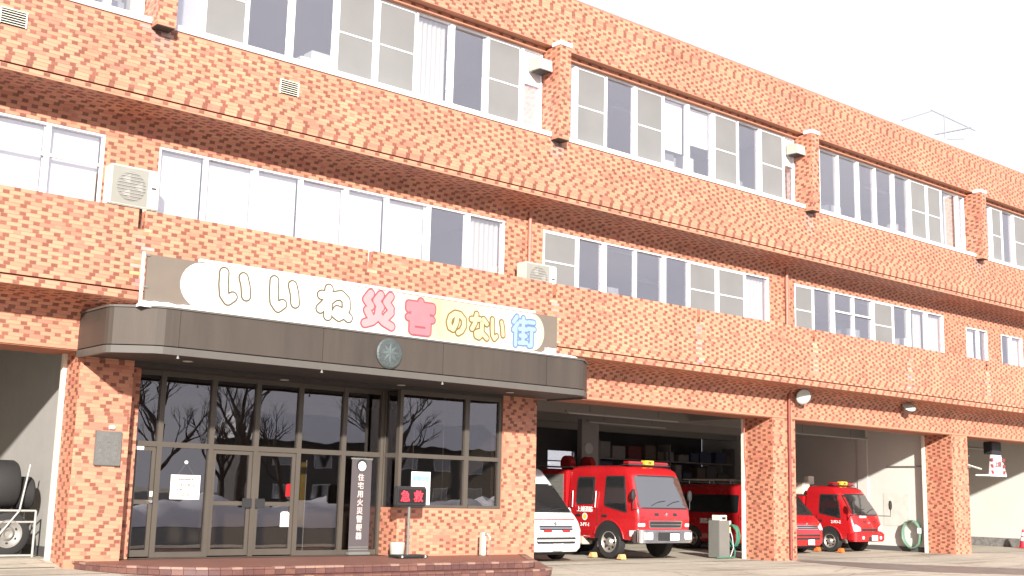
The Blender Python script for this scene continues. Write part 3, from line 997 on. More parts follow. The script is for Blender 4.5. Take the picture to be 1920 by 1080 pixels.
B(14.65, 14.71, .60, .64, 1.30, 3.78).build('corner_post', BRONZE, of)
# hall interior
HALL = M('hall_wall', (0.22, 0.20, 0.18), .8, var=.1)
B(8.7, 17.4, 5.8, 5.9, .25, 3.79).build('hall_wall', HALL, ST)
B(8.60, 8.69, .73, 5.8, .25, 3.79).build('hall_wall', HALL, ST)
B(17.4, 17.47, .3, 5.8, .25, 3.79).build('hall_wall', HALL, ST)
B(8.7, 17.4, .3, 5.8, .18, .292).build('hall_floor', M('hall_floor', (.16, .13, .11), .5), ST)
B(12.2, 16.8, 3.6, 4.2, .292, 1.3).build('reception_counter', M('counter', (.20, .15, .11), .5), ST)

# ------------------------------------------------------------------ porch platform
def plat(d, z):
    """outline: curved flanks left and right"""
    p = [(7.84 - d, 0.44), (7.84 - d, 0.10)]
    cx, cy, rx, ry = 9.75, 0.10, 1.91 + d, 2.55 + d
    for i in range(1, 13):
        t = R(180 + 90 * i / 12); p.append((cx + rx * math.cos(t), cy + ry * math.sin(t)))
    for i in range(0, 9):
        t = R(270 + 56 * i / 8); p.append((16.05 + (.75 + d) * math.cos(t), -1.70 + (.75 + d) * math.sin(t)))
    p.append((18.30 + d * .8, 0.10 - d * .5)); p.append((18.30 + d * .8, 0.44))
    return p
PLM = M('quarry_tile_floor', (0.22, 0.095, 0.068), .6, var=.2, scale=2.5, bump=.3, bscale=14)
pf = MB().prism(plat(-.05, 0), 'z', -.2, .292).build('entrance_platform', PLM)
tag(pf, 'low red-brown tiled entrance platform with curved ends under the canopy', None, None, 'structure')
RIS = [M('riser_tile_a', (0.105, 0.048, 0.044), .5, var=.25, scale=12), M('riser_tile_b', (0.125, 0.055, 0.048), .5, var=.25, scale=12), M('riser_tile_c', (0.16, 0.075, 0.060), .5, var=.25, scale=12)]
NOSE = M('nosing_tile', (0.30, 0.18, 0.14), .6, var=.2, scale=10)
def along(path, step):
    L = [0]
    for a, c in zip(path[:-1], path[1:]): L.append(L[-1] + math.hypot(c[0] - a[0], c[1] - a[1]))
    def at(s_):
        for i in range(len(L) - 1):
            if s_ <= L[i + 1] + 1e-9:
                f = (s_ - L[i]) / (L[i + 1] - L[i])
                return Vector((path[i][0] + f * (path[i + 1][0] - path[i][0]), path[i][1] + f * (path[i + 1][1] - path[i][1])))
        return Vector(path[-1])
    n = int(L[-1] / step)
    return [(at(i * step + .004), at((i + 1) * step - .004)) for i in range(n)]
def edge_tiles(path, step, z0, z1, th, mats, parent, name, rng):
    for a, c in along(path, step):
        d = (c - a).normalized()
        q = Vector((-d.y, d.x)) * th
        if name == 'riser_tile' and a.y > 0.0: continue
        MB().prism([tuple(a), tuple(c), tuple(c + q), tuple(a + q)], 'z', z0, z1).build(name, rng.choice(mats), parent)
rg = random.Random(5)
edge_tiles(plat(-.01, 0)[1:-1], .200, .175, .262, .05, RIS, pf, 'riser_tile', rg)
edge_tiles(plat(0, 0)[1:-1], .200, .268, .305, .16, [NOSE, RIS[2]], pf, 'nosing_tile', rg)
lo = plat(.34, 0)
lo = [p for p in lo if p[1] < -1.0]
lp = MB().prism(plat(.30, 0), 'z', -.2, .155).build('lower_step', PLM, pf)
edge_tiles(lo, .200, .03, .125, .05, RIS, pf, 'riser_tile', rg)
edge_tiles([(p[0], p[1]) for p in plat(.35, 0) if p[1] < -.9], .200, .130, .168, .16, [NOSE, RIS[2], RIS[1]], pf, 'nosing_tile', rg)

# ------------------------------------------------------------------ garage interiors
g = MB()
def gbox(name, mat, *a, **k): return B(*a).build(name, mat, ST, **k)
gbox('garage_wall', GWALL, 37.10, 37.70, 1.001, 11.0, -.1, 4.35)       # between bays two and three
gbox('garage_wall', GWALL, 46.25, 46.9, 1.001, 11.0, -.1, 4.35)
gbox('garage_wall', M('left_bay_shade_paint', (.34, .325, .305), .85, var=.08), 7.86, 8.58, .701, 11.0, -.1, 4.35)           # between left bay and hall; garage paint darkened to carry the bay's shade
gbox('garage_wall', GWALL, 17.48, 18.0, .999, 11.0, -.1, 4.35)
gbox('rear_garage_wall', M('left_bay_shade_paint', (.34, .325, .305), .85, var=.08), XA, 7.85, 6.6, 6.8, -.1, 4.35)
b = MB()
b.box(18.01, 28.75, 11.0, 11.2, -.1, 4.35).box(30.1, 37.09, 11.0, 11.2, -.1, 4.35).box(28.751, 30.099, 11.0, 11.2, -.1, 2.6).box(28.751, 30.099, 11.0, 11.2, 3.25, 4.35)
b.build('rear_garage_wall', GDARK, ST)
gbox('rear_garage_wall', GWALL, 37.71, 46.24, 9.0, 9.2, -.1, 4.35)
rw = B(28.76, 30.09, 11.05, 11.1, 2.61, 3.24).build('rear_window', GLASS, ST)
B(28.76, 30.09, 11.03, 11.12, 2.86, 2.90).build('window_bar', BLACK, rw)
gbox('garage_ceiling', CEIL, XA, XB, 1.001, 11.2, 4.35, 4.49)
for y in (3.4, 6.4, 9.2):
    gbox('ceiling_beam', CEIL, 18.01, 37.09, y, y + .35, 3.92, 4.349)
for x in (27.9,):
    gbox('ceiling_beam', CEIL, x - .2, x + .2, 1.002, 3.39, 3.98, 4.348)
col = gbox('inner_column', M('column_paint', (.20, .19, .18), .85), 24.72, 25.42, 5.0, 5.2, -.05, 3.919)
o = MB().lathe([(0, .17), (-.01, .17), (-.012, .13), (-.008, .12)], 'y', (25.0, 4.998, 3.05), 24).build('column_plaque', M('plaque_grey', (.30, .29, .27), .6), col)
dk = MB()
for i in range(9):                                                         # dark coat lockers along the back
    x = 19.0 + i * .95
    B(x, x + .9, 9.6, 10.4, 0, 2.2 + .15 * (i % 3)).build('locker', GDARK, ST, bevel=.01)
for i in range(6):
    x = 30.2 + i * .98
    B(x, x + .92, 9.6, 10.4, 0, 2.4).build('locker', GDARK, ST, bevel=.01)
TRIM = M('shutter_guide', (0.74, 0.69, 0.60), .5, var=.05)
for x, y in ((27.30, .98), (36.84, .98), (7.63, .66), (45.99, .98)):
    B(x, x + .07, y, y + .10, gz(x, y) - .02, 3.944).build('shutter_guide', TRIM, ST)
for x in (28.33, 37.9, 18.5):
    B(x + .005, x + .07, 1.0, 1.10, -.02, 3.944).build('shutter_guide', TRIM, ST)
for a, c in ((18.57, 27.29), (28.41, 36.83), (37.97, 45.98), (-1.29, 7.62)):
    MB().tube([(a, 1.25, 4.15), (c, 1.25, 4.15)], .17, 16).build('shutter_roll', GREY, ST, smooth=True)
SK = M('skirting_dark', (.08, .075, .075), .7)
B(37.07, 37.098, 1.1, 10.9, .0, .22).build('skirting', SK, ST)
B(46.22, 46.248, 1.1, 8.9, .0, .42).build('skirting', M('speckled_plinth', (.20, .19, .18), .8, var=.6, scale=8), ST)
B(7.835, 7.858, .8, 6.5, .25, .48).build('skirting', SK, ST)
B(37.06, 37.099, 3.35, 3.75, .22, 4.34).build('wall_pilaster', GWALL, ST)
for k, (x, y, l_) in enumerate([(21.5, 2.2, 4.5), (24.6, 4.6, 3.5), (31.5, 2.6, 4.5), (4.0, 2.6, 3.0), (41, 2.6, 4)]):
    c_ = B(x, x + l_, y, y + .08, 3.83, 3.87).build('ceiling_lamp', GREY, ST)
    MB().tube([(x + .1, y + .04, 3.81), (x + l_ - .1, y + .04, 3.81)], .016, 8).build('lamp_tube', M('lamp_tube_off', (.4, .4, .4), .4), c_)
    for q in (.2, .8):
        B(x + l_ * q - .01, x + l_ * q + .01, y + .05, y + .07, 3.87, 4.349).build('lamp_hanger', GREY, c_)

# ------------------------------------------------------------------ sign board on the canopy
SY = -1.62
SG = empty('sign_board', (12.9, SY, 4.64), world=True)
tag(SG, 'long white sign board with bubble lettering standing on the entrance canopy', 'sign')
SBR = M('sign_backing', (0.155, 0.125, 0.10), .6, var=.08)
z0, z1 = 4.70, 5.54
B(8.10, 17.62, SY, SY + .05, z0, z1).build('backing_board', SBR, SG)
def capsule_poly(x0, x1, za, zb, rl, rr, cut0=None, cut1=None, n=14):
    p = []
    zc, h = (za + zb) / 2, (zb - za) / 2
    if cut0 is None:
        for i in range(n + 1):
            t = R(90 + 180 * i / n); p.append((x0 + rl + rl * math.cos(t), zc + h * math.sin(t)))
    else:
        p += [(cut0, zb), (cut0, za)]
    if cut1 is None:
        for i in range(n + 1):
            t = R(-90 + 180 * i / n); p.append((x1 - rr + rr * math.cos(t), zc + h * math.sin(t)))
    else:
        p += [(cut1, za), (cut1, zb)]
    return p
def grad_mat(name, a, c, x0, x1):
    m, n, l = new_mat(name)
    p = n['Principled BSDF']
    p.inputs['Roughness'].default_value = .55
    t = n.new('ShaderNodeTexCoord')
    s_ = n.new('ShaderNodeSeparateXYZ')
    l.new(t.outputs['Object'], s_.inputs['Vector'])
    no = n.new('ShaderNodeTexNoise')
    no.inputs['Scale'].default_value = 1.6
    l.new(t.outputs['Object'], no.inputs['Vector'])
    mr = n.new('ShaderNodeMapRange')
    mr.inputs['From Min'].default_value, mr.inputs['From Max'].default_value = x0, x1
    l.new(s_.outputs['X'], mr.inputs['Value'])
    ad = n.new('ShaderNodeMath'); ad.operation = 'MULTIPLY_ADD'
    l.new(no.outputs['Fac'], ad.inputs[0]); ad.inputs[1].default_value = .7
    sb = n.new('ShaderNodeMath'); sb.operation = 'SUBTRACT'; sb.inputs[1].default_value = .35
    l.new(mr.outputs['Result'], sb.inputs[0]); l.new(sb.outputs[0], ad.inputs[2])
    mi = n.new('ShaderNodeMix'); mi.data_type = 'RGBA'
    mi.inputs['A'].default_value = (*a, 1); mi.inputs['B'].default_value = (*c, 1)
    l.new(ad.outputs[0], mi.inputs['Factor']); l.new(mi.outputs['Result'], p.inputs['Base Color'])
    return m
SW = M('sign_white', (.62, .62, .61), .5, var=.02)
panels = [(None, 12.32, SW), (12.325, 14.36, grad_mat('sign_print_a', (.52, .51, .48), (.47, .37, .21), 12.4, 14.4)),
          (14.365, 16.16, grad_mat('sign_print_b', (.47, .385, .235), (.48, .44, .36), 14.4, 16.2)), (16.165, None, grad_mat('sign_print_c', (.48, .45, .38), (.47, .41, .30), 16.2, 17.3))]
for a, c, mt in panels:
    MB().prism(capsule_poly(8.72, 17.22, z0 + .01, z1 - .01, .42, .36, a, c), 'y', SY - .02, SY - .001).build('sign_panel', mt, SG)
B(9.05, 16.95, SY - .03, SY + .055, z1 + .002, z1 + .05).build('sign_rail', WHITE, SG)
B(8.70, 17.30, SY - .03, SY + .055, z0 - .05, z0 - .002).build('sign_rail', WHITE, SG)
MB().tube([(8.03, SY, 4.60), (8.03, SY, 5.56)], .03, 8).build('sign_post', CREAM, SG)
for zz in (4.95, 5.5):
    B(8.03, 8.14, SY - .02, SY + .02, zz, zz + .03).build('sign_clamp', GREY, SG)
for x in (8.6, 10.4, 12.2, 14.0, 15.8, 17.4):
    MB().tube([(x, SY + .08, 5.45), (x, SY + .9, 4.61)], .02, 6).build('sign_strut', GREY, SG)
# bubble letters drawn stroke by stroke in a 0..1 box
GL = {
 'i': [[(.10, .92), (.10, .55), (.14, .25), (.27, .10), (.42, .22)], [(.74, .85), (.82, .60), (.86, .30)]],
 'ne': [[(.32, .95), (.32, .08)], [(.10, .72), (.32, .74)], [(.32, .62), (.20, .42), (.08, .28)], [(.32, .55), (.50, .74), (.70, .80), (.86, .66), (.88, .40), (.80, .20), (.66, .10), (.54, .18), (.60, .30), (.78, .24), (.96, .10)]],
 'sai': [[(.24, .95), (.12, .76), (.26, .58)], [(.54, .95), (.42, .76), (.56, .58)], [(.84, .95), (.72, .76), (.86, .58)], [(.16, .44), (.24, .30)], [(.86, .46), (.74, .32)], [(.50, .52), (.48, .30), (.32, .14), (.10, .05)], [(.50, .32), (.66, .16), (.90, .05)]],
 'gai': [[(.50, .98), (.50, .90)], [(.08, .72), (.08, .86), (.92, .86), (.92, .72)], [(.22, .72), (.78, .72)], [(.26, .60), (.74, .60)], [(.08, .46), (.92, .46)], [(.50, .80), (.50, .40)], [(.22, .06), (.22, .32), (.78, .32), (.78, .06), (.22, .06)]],
 'no': [[(.52, .82), (.46, .45), (.32, .20), (.16, .26), (.10, .46), (.18, .70), (.40, .86), (.64, .84), (.84, .66), (.86, .40), (.74, .18), (.58, .08)]],
 'na': [[(.06, .74), (.50, .78)], [(.32, .96), (.26, .62), (.10, .38)], [(.70, .80), (.88, .64)], [(.62, .62), (.62, .22), (.48, .08), (.34, .12), (.32, .24), (.48, .30), (.70, .22), (.90, .08)]],
 'gaku': [[(.20, .96), (.06, .78)], [(.24, .74), (.06, .52)], [(.16, .58), (.16, .04)], [(.34, .82), (.62, .82)], [(.48, .94), (.48, .58)], [(.32, .58), (.64, .58)], [(.36, .36), (.60, .36)], [(.48, .48), (.48, .12)], [(.32, .12), (.64, .14)], [(.72, .84), (.94, .84)], [(.70, .62), (.96, .62)], [(.84, .60), (.84, .08), (.74, .06)]],
}
def capsule(b, p, q, r, y, n=8):
    p, q = Vector(p), Vector(q)
    a = math.atan2(q.y - p.y, q.x - p.x)
    pts = [(p.x + r * math.cos(a + R(90 + 180 * i / n)), p.y + r * math.sin(a + R(90 + 180 * i / n))) for i in range(n + 1)]
    pts += [(q.x + r * math.cos(a + R(-90 + 180 * i / n)), q.y + r * math.sin(a + R(-90 + 180 * i / n))) for i in range(n + 1)]
    vs_ = [(x, y, z) for x, z in pts] + [(x, y + .004, z) for x, z in pts]
    m = len(pts)
    b.add(vs_, [tuple(range(m))] + [(i, (i + 1) % m, m + (i + 1) % m, m + i) for i in range(m)])
def letter(key, xc, zc, w_, h, r, line, fmat, lmat):
    o_, f_ = MB(), MB()
    k = 0
    for st_ in GL[key]:
        pts = [(xc + (x - .5) * w_, zc + (z - .5) * h) for x, z in st_]
        for p, q in zip(pts[:-1], pts[1:]):
            capsule(o_, p, q, r, SY - .0225 - k * .00012)
            capsule(f_, p, q, r - line, SY - .0275 - k * .00012)
            k += 1
    lo_ = o_.build('letter', lmat, SG)
    f_.build('letter_fill', fmat, lo_)
OL = M('olive_outline', (.105, .082, .035), .6)
PK = M('pink_outline', (.27, .065, .08), .6)
BL = M('blue_outline', (.10, .16, .30), .6)
YO = M('ochre_outline', (.15, .10, .03), .6)
PF1, PF2, BF, YF = M('pink_fill', (.44, .235, .245), .6, var=.06), M('rose_fill', (.43, .15, .17), .6, var=.1), M('blue_fill', (.235, .32, .43), .6, var=.06), M('lemon_fill', (.47, .40, .24), .6, var=.06)
for key, x, z, w_, h, r, fm, lm in [('i', 9.77, 5.16, .60, .60, .085, SW, OL), ('i', 10.78, 5.15, .60, .60, .085, SW, OL), ('ne', 11.84, 5.13, .72, .60, .085, SW, OL),
        ('sai', 12.86, 5.13, .78, .66, .085, PF1, PK), ('gai', 13.87, 5.10, .70, .66, .075, PF2, PK), ('no', 14.80, 5.10, .52, .50, .065, YF, YO), ('na', 15.40, 5.08, .50, .54, .060, YF, YO), ('i', 15.90, 5.06, .40, .50, .052, YF, YO),
        ('gaku', 16.62, 5.10, .66, .66, .058, BF, BL)]:
    letter(key, x, z, w_, h, r + .022, .033, fm, lm)
put_text('上越消防署', .11, PRINTW, (17.42, SY - .004, 4.78), SG, width=.36)

# snow left on the canopy roof
def snow_strip(x0, x1, y0, y1, z, h):
    b = MB()
    n, m = max(6, int((x1 - x0) / .12)), 6
    rg_ = random.Random(int(x0 * 10))
    vs_ = []
    for i in range(n + 1):
        for j in range(m + 1):
            e = min(i, n - i) / max(1, n * .12)
            t = max(0, 1 - abs(j / m * 2 - 1) ** 3) * min(1, e)
            vs_.append((x0 + (x1 - x0) * i / n, y0 + (y1 - y0) * j / m + rg_.uniform(-.02, .02), z + h * t * rg_.uniform(.7, 1.1) + (.002 if t else 0)))
    b.add(vs_, [(i * (m + 1) + j, (i + 1) * (m + 1) + j, (i + 1) * (m + 1) + j + 1, i * (m + 1) + j + 1) for i in range(n) for j in range(m)])
    return b
sb = snow_strip(7.95, 9.3, -1.80, -1.2, 4.600, .17)
for a in ((9.0, 17.4, -1.82, -1.66, 4.600, .06), (16.9, 18.35, -1.80, -1.2, 4.601, .14), (7.6, 18.5, -1.1, -.3, 4.602, .10)):
    q = snow_strip(*a); sb.add(q.v, q.f)
tag(sb.build('snow', SNOW, smooth=True), 'thin white snow lying on top of the entrance canopy', None, None, 'stuff')

# ------------------------------------------------------------------ air conditioners
def ac_unit(x0, x1, y, zb, h, label):
    A = empty('air_conditioner', ((x0 + x1) / 2, y, zb), world=True)
    tag(A, label, 'air conditioner', 'outdoor units on the balcony')
    d = .32
    B(x0, x1, y, y + d, zb + .06, zb + h).build('casing', ACM, A, bevel=.015)
    c = x0 + (x1 - x0) * .42
    zc = zb + h / 2 + .03
    r = min(.27, h * .40)
    B(x0 + .03, x0 + (x1 - x0) * .76, y - .0008, y - .0002, zb + .09, zb + h - .03).build('grille_panel', M('ac_grille', (.26, .255, .225), .6, var=.1), A)
    MB().lathe([(0, r), (-.004, r), (-.006, r * .92)], 'y', (c, y - .001, zc), 28).build('fan_opening', M('fan_dark', (.21, .205, .19), .6), A)
    fb = MB()
    for k in range(3):
        t = R(120 * k)
        fb.add([(c + .05 * math.cos(t), y - .010, zc + .05 * math.sin(t)), (c + r * .85 * math.cos(t - .4), y - .010, zc + r * .85 * math.sin(t - .4)), (c + r * .85 * math.cos(t + .5), y - .012, zc + r * .85 * math.sin(t + .5))], [(0, 1, 2)])
    fb.build('fan_blade', M('fan_blade', (.30, .29, .27), .5), A)
    for k in range(9):
        zz = zc - r + (k + .5) * 2 * r / 9
        hw = math.sqrt(max(0, r * r - (zz - zc) ** 2))
        MB().tube([(c - hw, y - .022, zz), (c + hw, y - .022, zz)], .004, 5).build('guard_wire', ACM, A)
    B(x0 + (x1 - x0) * .78, x1 - .02, y - .006, y - .001, zb + .10, zb + h - .05).build('side_panel', WHITE, A)
    B(x1 - .16, x1 - .06, y - .010, y - .007, zb + h * .55, zb + h * .60).build('badge', PRINTK, A)
    for x in (x0 + .12, x1 - .18):
        B(x, x + .06, y + .02, y + d - .02, zb, zb + .059).build('foot', BLACK, A)
ac_unit(7.74, 8.66, -.58, 6.50, .80, 'beige outdoor air conditioner beside the long white-blinded first-floor window at left')
ac_unit(17.55, 18.52, -.58, 6.20, .74, 'beige outdoor air conditioner at the foot of the pink down pipe')
for x, y, zt_, zb_ in ((7.86, -.42, 6.50, 6.08), (8.5, -.42, 6.50, 6.08)):
    B(x, x + .06, y - .1, y + .2, zb_, zt_).build('stand_leg', GREY, [o for o in COL.objects if o.name == 'air_conditioner'][0])
for x in (17.68, 18.36):
    B(x, x + .06, -.52, -.3, 6.08, 6.20).build('stand_leg', GREY, [o for o in COL.objects if o.name == 'air_conditioner.001'][0])
B(8.36, 8.42, -.62, -.60, 6.12, 6.55).build('drain_pipe', CREAM, [o for o in COL.objects if o.name == 'air_conditioner'][0])

# ------------------------------------------------------------------ flood lamps under the lower cove
def flood(x, z, label, tilt):
    F = empty('flood_lamp', (x, -.30, z))
    tag(F, label, 'lamp', 'flood lamps over the garage bays')
    h = MB().lathe([(.26, .06), (.20, .13), (.03, .22), (0, .235)], 'y', (0, 0, 0), 24).build('reflector', GREY, F, smooth=True)
    h.rotation_euler = (R(-tilt), 0, R(-28))
    l_ = MB().lathe([(-.002, .215), (-.02, .19), (-.035, .11), (-.04, .01)], 'y', (0, 0, 0), 24).build('lens', M('lamp_lens', (.50, .54, .50), .15), h, smooth=True)
    MB().tube([(0, .1, .05), (0, .22, .18), (0, .30, .18)], .02, 8).build('bracket', GREY, F)
flood(28.42, 4.60, 'round white flood lamp beside the brown down pipe above the garage pillar', -20)
flood(33.9, 4.68, 'small round flood lamp tucked under the band above the small pumper', 45)

# ------------------------------------------------------------------ notices and stands at the entrance
pl = empty('name_plaque', (8.31, -.03, 1.95), world=True)
tag(pl, 'dark grey stone name plaque on the brick pillar left of the doors', 'plaque')
PLQ = M('plaque_stone', (.13, .13, .125), .6, var=.25, scale=12, bump=.3)
B(8.07, 8.55, -.05, -.001, 1.95, 2.56).build('slab', PLQ, pl, bevel=.01)
PLT = M('plaque_letters', (.20, .19, .18), .5)
for x, t in ((8.44, '上越消防署'), (8.30, '上越地域消防'), (8.16, '消防本部')):
    put_text(t, .085, PLT, (x, -.053, 2.26), pl, vertical=True)
hb = B(8.30, 8.40, -.06, -.001, 2.60, 2.66).build('door_bell', PRINTW, pl, bevel=.008)

nb = empty('notice_board', (10.2, .60, 1.36), world=True)
tag(nb, 'white paper notice with a date and reading hung inside the left glass panel', 'notice')
NY_ = Yg - .012
B(9.86, 10.46, NY_ - .012, NY_, 1.38, 1.84).build('sheet', M('paper', (.80, .76, .72), .7, var=.03), nb)
put_text('環境放射線測定値', .04, PRINTK, (10.16, NY_ - .014, 1.76), nb)
put_text('1月18日', .10, PRINTK, (10.18, NY_ - .014, 1.65), nb, offset=.01)
put_text('午前9時', .05, PRINTK, (10.02, NY_ - .014, 1.56), nb)
put_text('0.030', .10, PRINTK, (10.14, NY_ - .014, 1.47), nb, offset=.01)
MB().lathe([(0, .035), (-.02, .03)], 'y', (10.15, NY_, 2.08), 14).build('suction_hook', PRINTW, nb)
MB().tube([(10.15, NY_ - .01, 2.06), (9.98, NY_ - .01, 1.84)], .003, 4).build('cord', GREY, nb)
MB().tube([(10.15, NY_ - .01, 2.06), (10.32, NY_ - .01, 1.84)], .003, 4).build('cord', GREY, nb)

ba = empty('roll_up_banner', (14.05, .58, .30), world=True)
tag(ba, 'tall grey roll-up banner with vertical white lettering right of the doors', 'banner')
B(13.82, 14.32, .555, .560, .36, 2.28).build('banner_sheet', M('banner_grey', (.085, .073, .078), .6, var=.08), ba)
B(13.80, 14.34, .50, .61, .30, .36).build('base', GREY, ba, bevel=.01)
B(13.80, 14.34, .55, .57, 2.28, 2.31).build('top_rail', GREY, ba)
put_text('住宅用火災警報器', .155, M('banner_print', (.62, .52, .49), .6), (14.06, .551, 1.30), ba, vertical=True, gap=1.12, offset=.012)
MB().lathe([(0, .13), (-.004, .13)], 'y', (14.07, .553, 2.16), 20).build('alarm_picture', BLACK, ba)
MB().lathe([(0, .10), (-.004, .10)], 'y', (14.07, .546, 2.14), 20).build('alarm_picture_body', PRINTW, ba)
for y_, dz in ((.554, .45), (.554, .40)):
    B(13.83, 14.31, .551, .554, dz, dz + .02).build('banner_stripe', GREY, ba)

pb = empty('flag_banner', (14.42, .95, .30), world=True)
tag(pb, 'narrow green and yellow flag banner standing inside the glass', 'banner')
fbm = grad_mat('flag_print', (.60, .45, .10), (.16, .36, .05), .9, 2.3)
B(14.36, 14.50, 1.02, 1.025, .85, 2.25).build('flag_cloth', M('flag_cloth', (.36, .38, .06), .7, var=.3, scale=3), pb)
MB().tube([(14.52, 1.02, .31), (14.52, 1.02, 2.3)], .012, 6).build('pole', PRINTW, pb)
B(14.38, 14.66, .9, 1.14, .292, .32).build('base', PRINTW, pb)

b2 = empty('flag_banner', (13.2, 1.5, .30), world=True)
tag(b2, 'yellow and red flag banner on a white stand in the dark hall', 'banner')
B(13.0, 13.32, 1.6, 1.605, .85, 2.2).build('flag_cloth', M('flag_yellow', (.55, .40, .08), .7, var=.25, scale=4), b2)
MB().tube([(13.34, 1.6, .31), (13.34, 1.6, 2.25)], .012, 6).build('pole', PRINTW, b2)
B(13.15, 13.5, 1.5, 1.7, .292, .33).build('base', PRINTW, b2)

LEDM, n_, l_ = new_mat('led_red')
LEDM.node_tree.nodes['Principled BSDF'].inputs['Base Color'].default_value = (.6, .02, .03, 1)
LEDM.node_tree.nodes['Principled BSDF'].inputs['Emission Color'].default_value = (1, .03, .05, 1)
LEDM.node_tree.nodes['Principled BSDF'].inputs['Emission Strength'].default_value = 1.6
ls = empty('message_stand', (14.50, -.60, .30), world=True)
tag(ls, 'black electronic message stand with red glowing characters on the platform', 'display stand')
B(14.14, 14.92, -.66, -.54, 1.33, 1.74).build('display_case', BLACK, ls, bevel=.03)
B(14.20, 14.86, -.668, -.661, 1.40, 1.68).build('display_face', M('led_face', (.012, .008, .008), .5), ls)
put_text('急', .24, LEDM, (14.36, -.674, 1.54), ls, offset=.012)
put_text('救', .24, LEDM, (14.69, -.674, 1.54), ls, offset=.012)
MB().tube([(14.53, -.58, .36), (14.53, -.58, 1.34)], .028, 10).build('post', GREY, ls)
B(14.16, 14.92, -.80, -.40, .305, .36).build('base', BLACK, ls, bevel=.02)
for x in (14.25, 14.83):
    MB().lathe([(-.01, .022), (.012, .022)], 'x', (x, -.79, .328), 10).build('caster', PRINTW, ls)

po = empty('notice_poster', (15.25, .10, 1.4), world=True)
tag(po, 'white poster with a pale blue heading behind the office glass', 'poster')
B(15.02, 15.52, .066, .070, 1.36, 2.06).build('sheet', M('poster_white', (.78, .82, .82), .6, var=.03), po)
B(15.04, 15.50, .060, .064, 1.82, 2.03).build('heading', M('poster_blue', (.34, .62, .72), .6, var=.1), po)
put_text('お知らせ', .11, M('poster_print', (.16, .38, .50), .6), (15.27, .056, 1.92), po)

for nm, x, z, w_, h_, mt, lb in [('warning_sticker', 12.42, 1.60, .15, .26, REDLENS, 'red warning sticker on the right glass door'), ('paper_tag', 12.36, 1.02, .20, .30, PRINTW, 'white rounded paper tag low on the right glass door'), ('door_sign', 9.16, 2.33, .22, .10, PRINTW, 'small white sign over the narrow left door')]:
    yy = Yg - .04 if nm == 'door_sign' else Yg - .008
    t = MB().prism([(x - w_ / 2, z - h_ / 2), (x + w_ / 2, z - h_ / 2), (x + w_ / 2, z + h_ / 2 - .03), (x + w_ / 2 - .04, z + h_ / 2), (x - w_ / 2 + .04, z + h_ / 2), (x - w_ / 2, z + h_ / 2 - .03)], 'y', yy - .004, yy).build(nm, mt)
    tag(t, lb, 'sticker' if nm == 'warning_sticker' else 'sign')

tp = empty('water_tap', (16.72, -.32, .30), world=True)
tag(tp, 'cream standpipe post with a tap on the platform near the right pillar', 'tap')
B(16.66, 16.78, -.38, -.26, .295, .80).build('post', ACM, tp, bevel=.02)
MB().tube([(16.72, -.38, .74), (16.74, -.46, .76), (16.78, -.50, .70), (16.78, -.50, .64)], .016, 8).build('spout', STEEL, tp, smooth=True)
MB().tube([(16.69, -.44, .80), (16.79, -.44, .80)], .012, 6).build('handle', STEEL, tp)
MB().tube([(16.80, -.48, .62), (16.81, -.47, .45), (16.80, -.46, .315)], .012, 6).build('hose', GREY, tp)
bk = MB().lathe([(0, .13), (.02, .14), (.28, .16), (.30, .155)], 'z', (14.52, -.22, .292), 20).build('bucket', ACM, smooth=True)
tag(bk, 'cream bucket standing behind the message stand post', 'bucket')

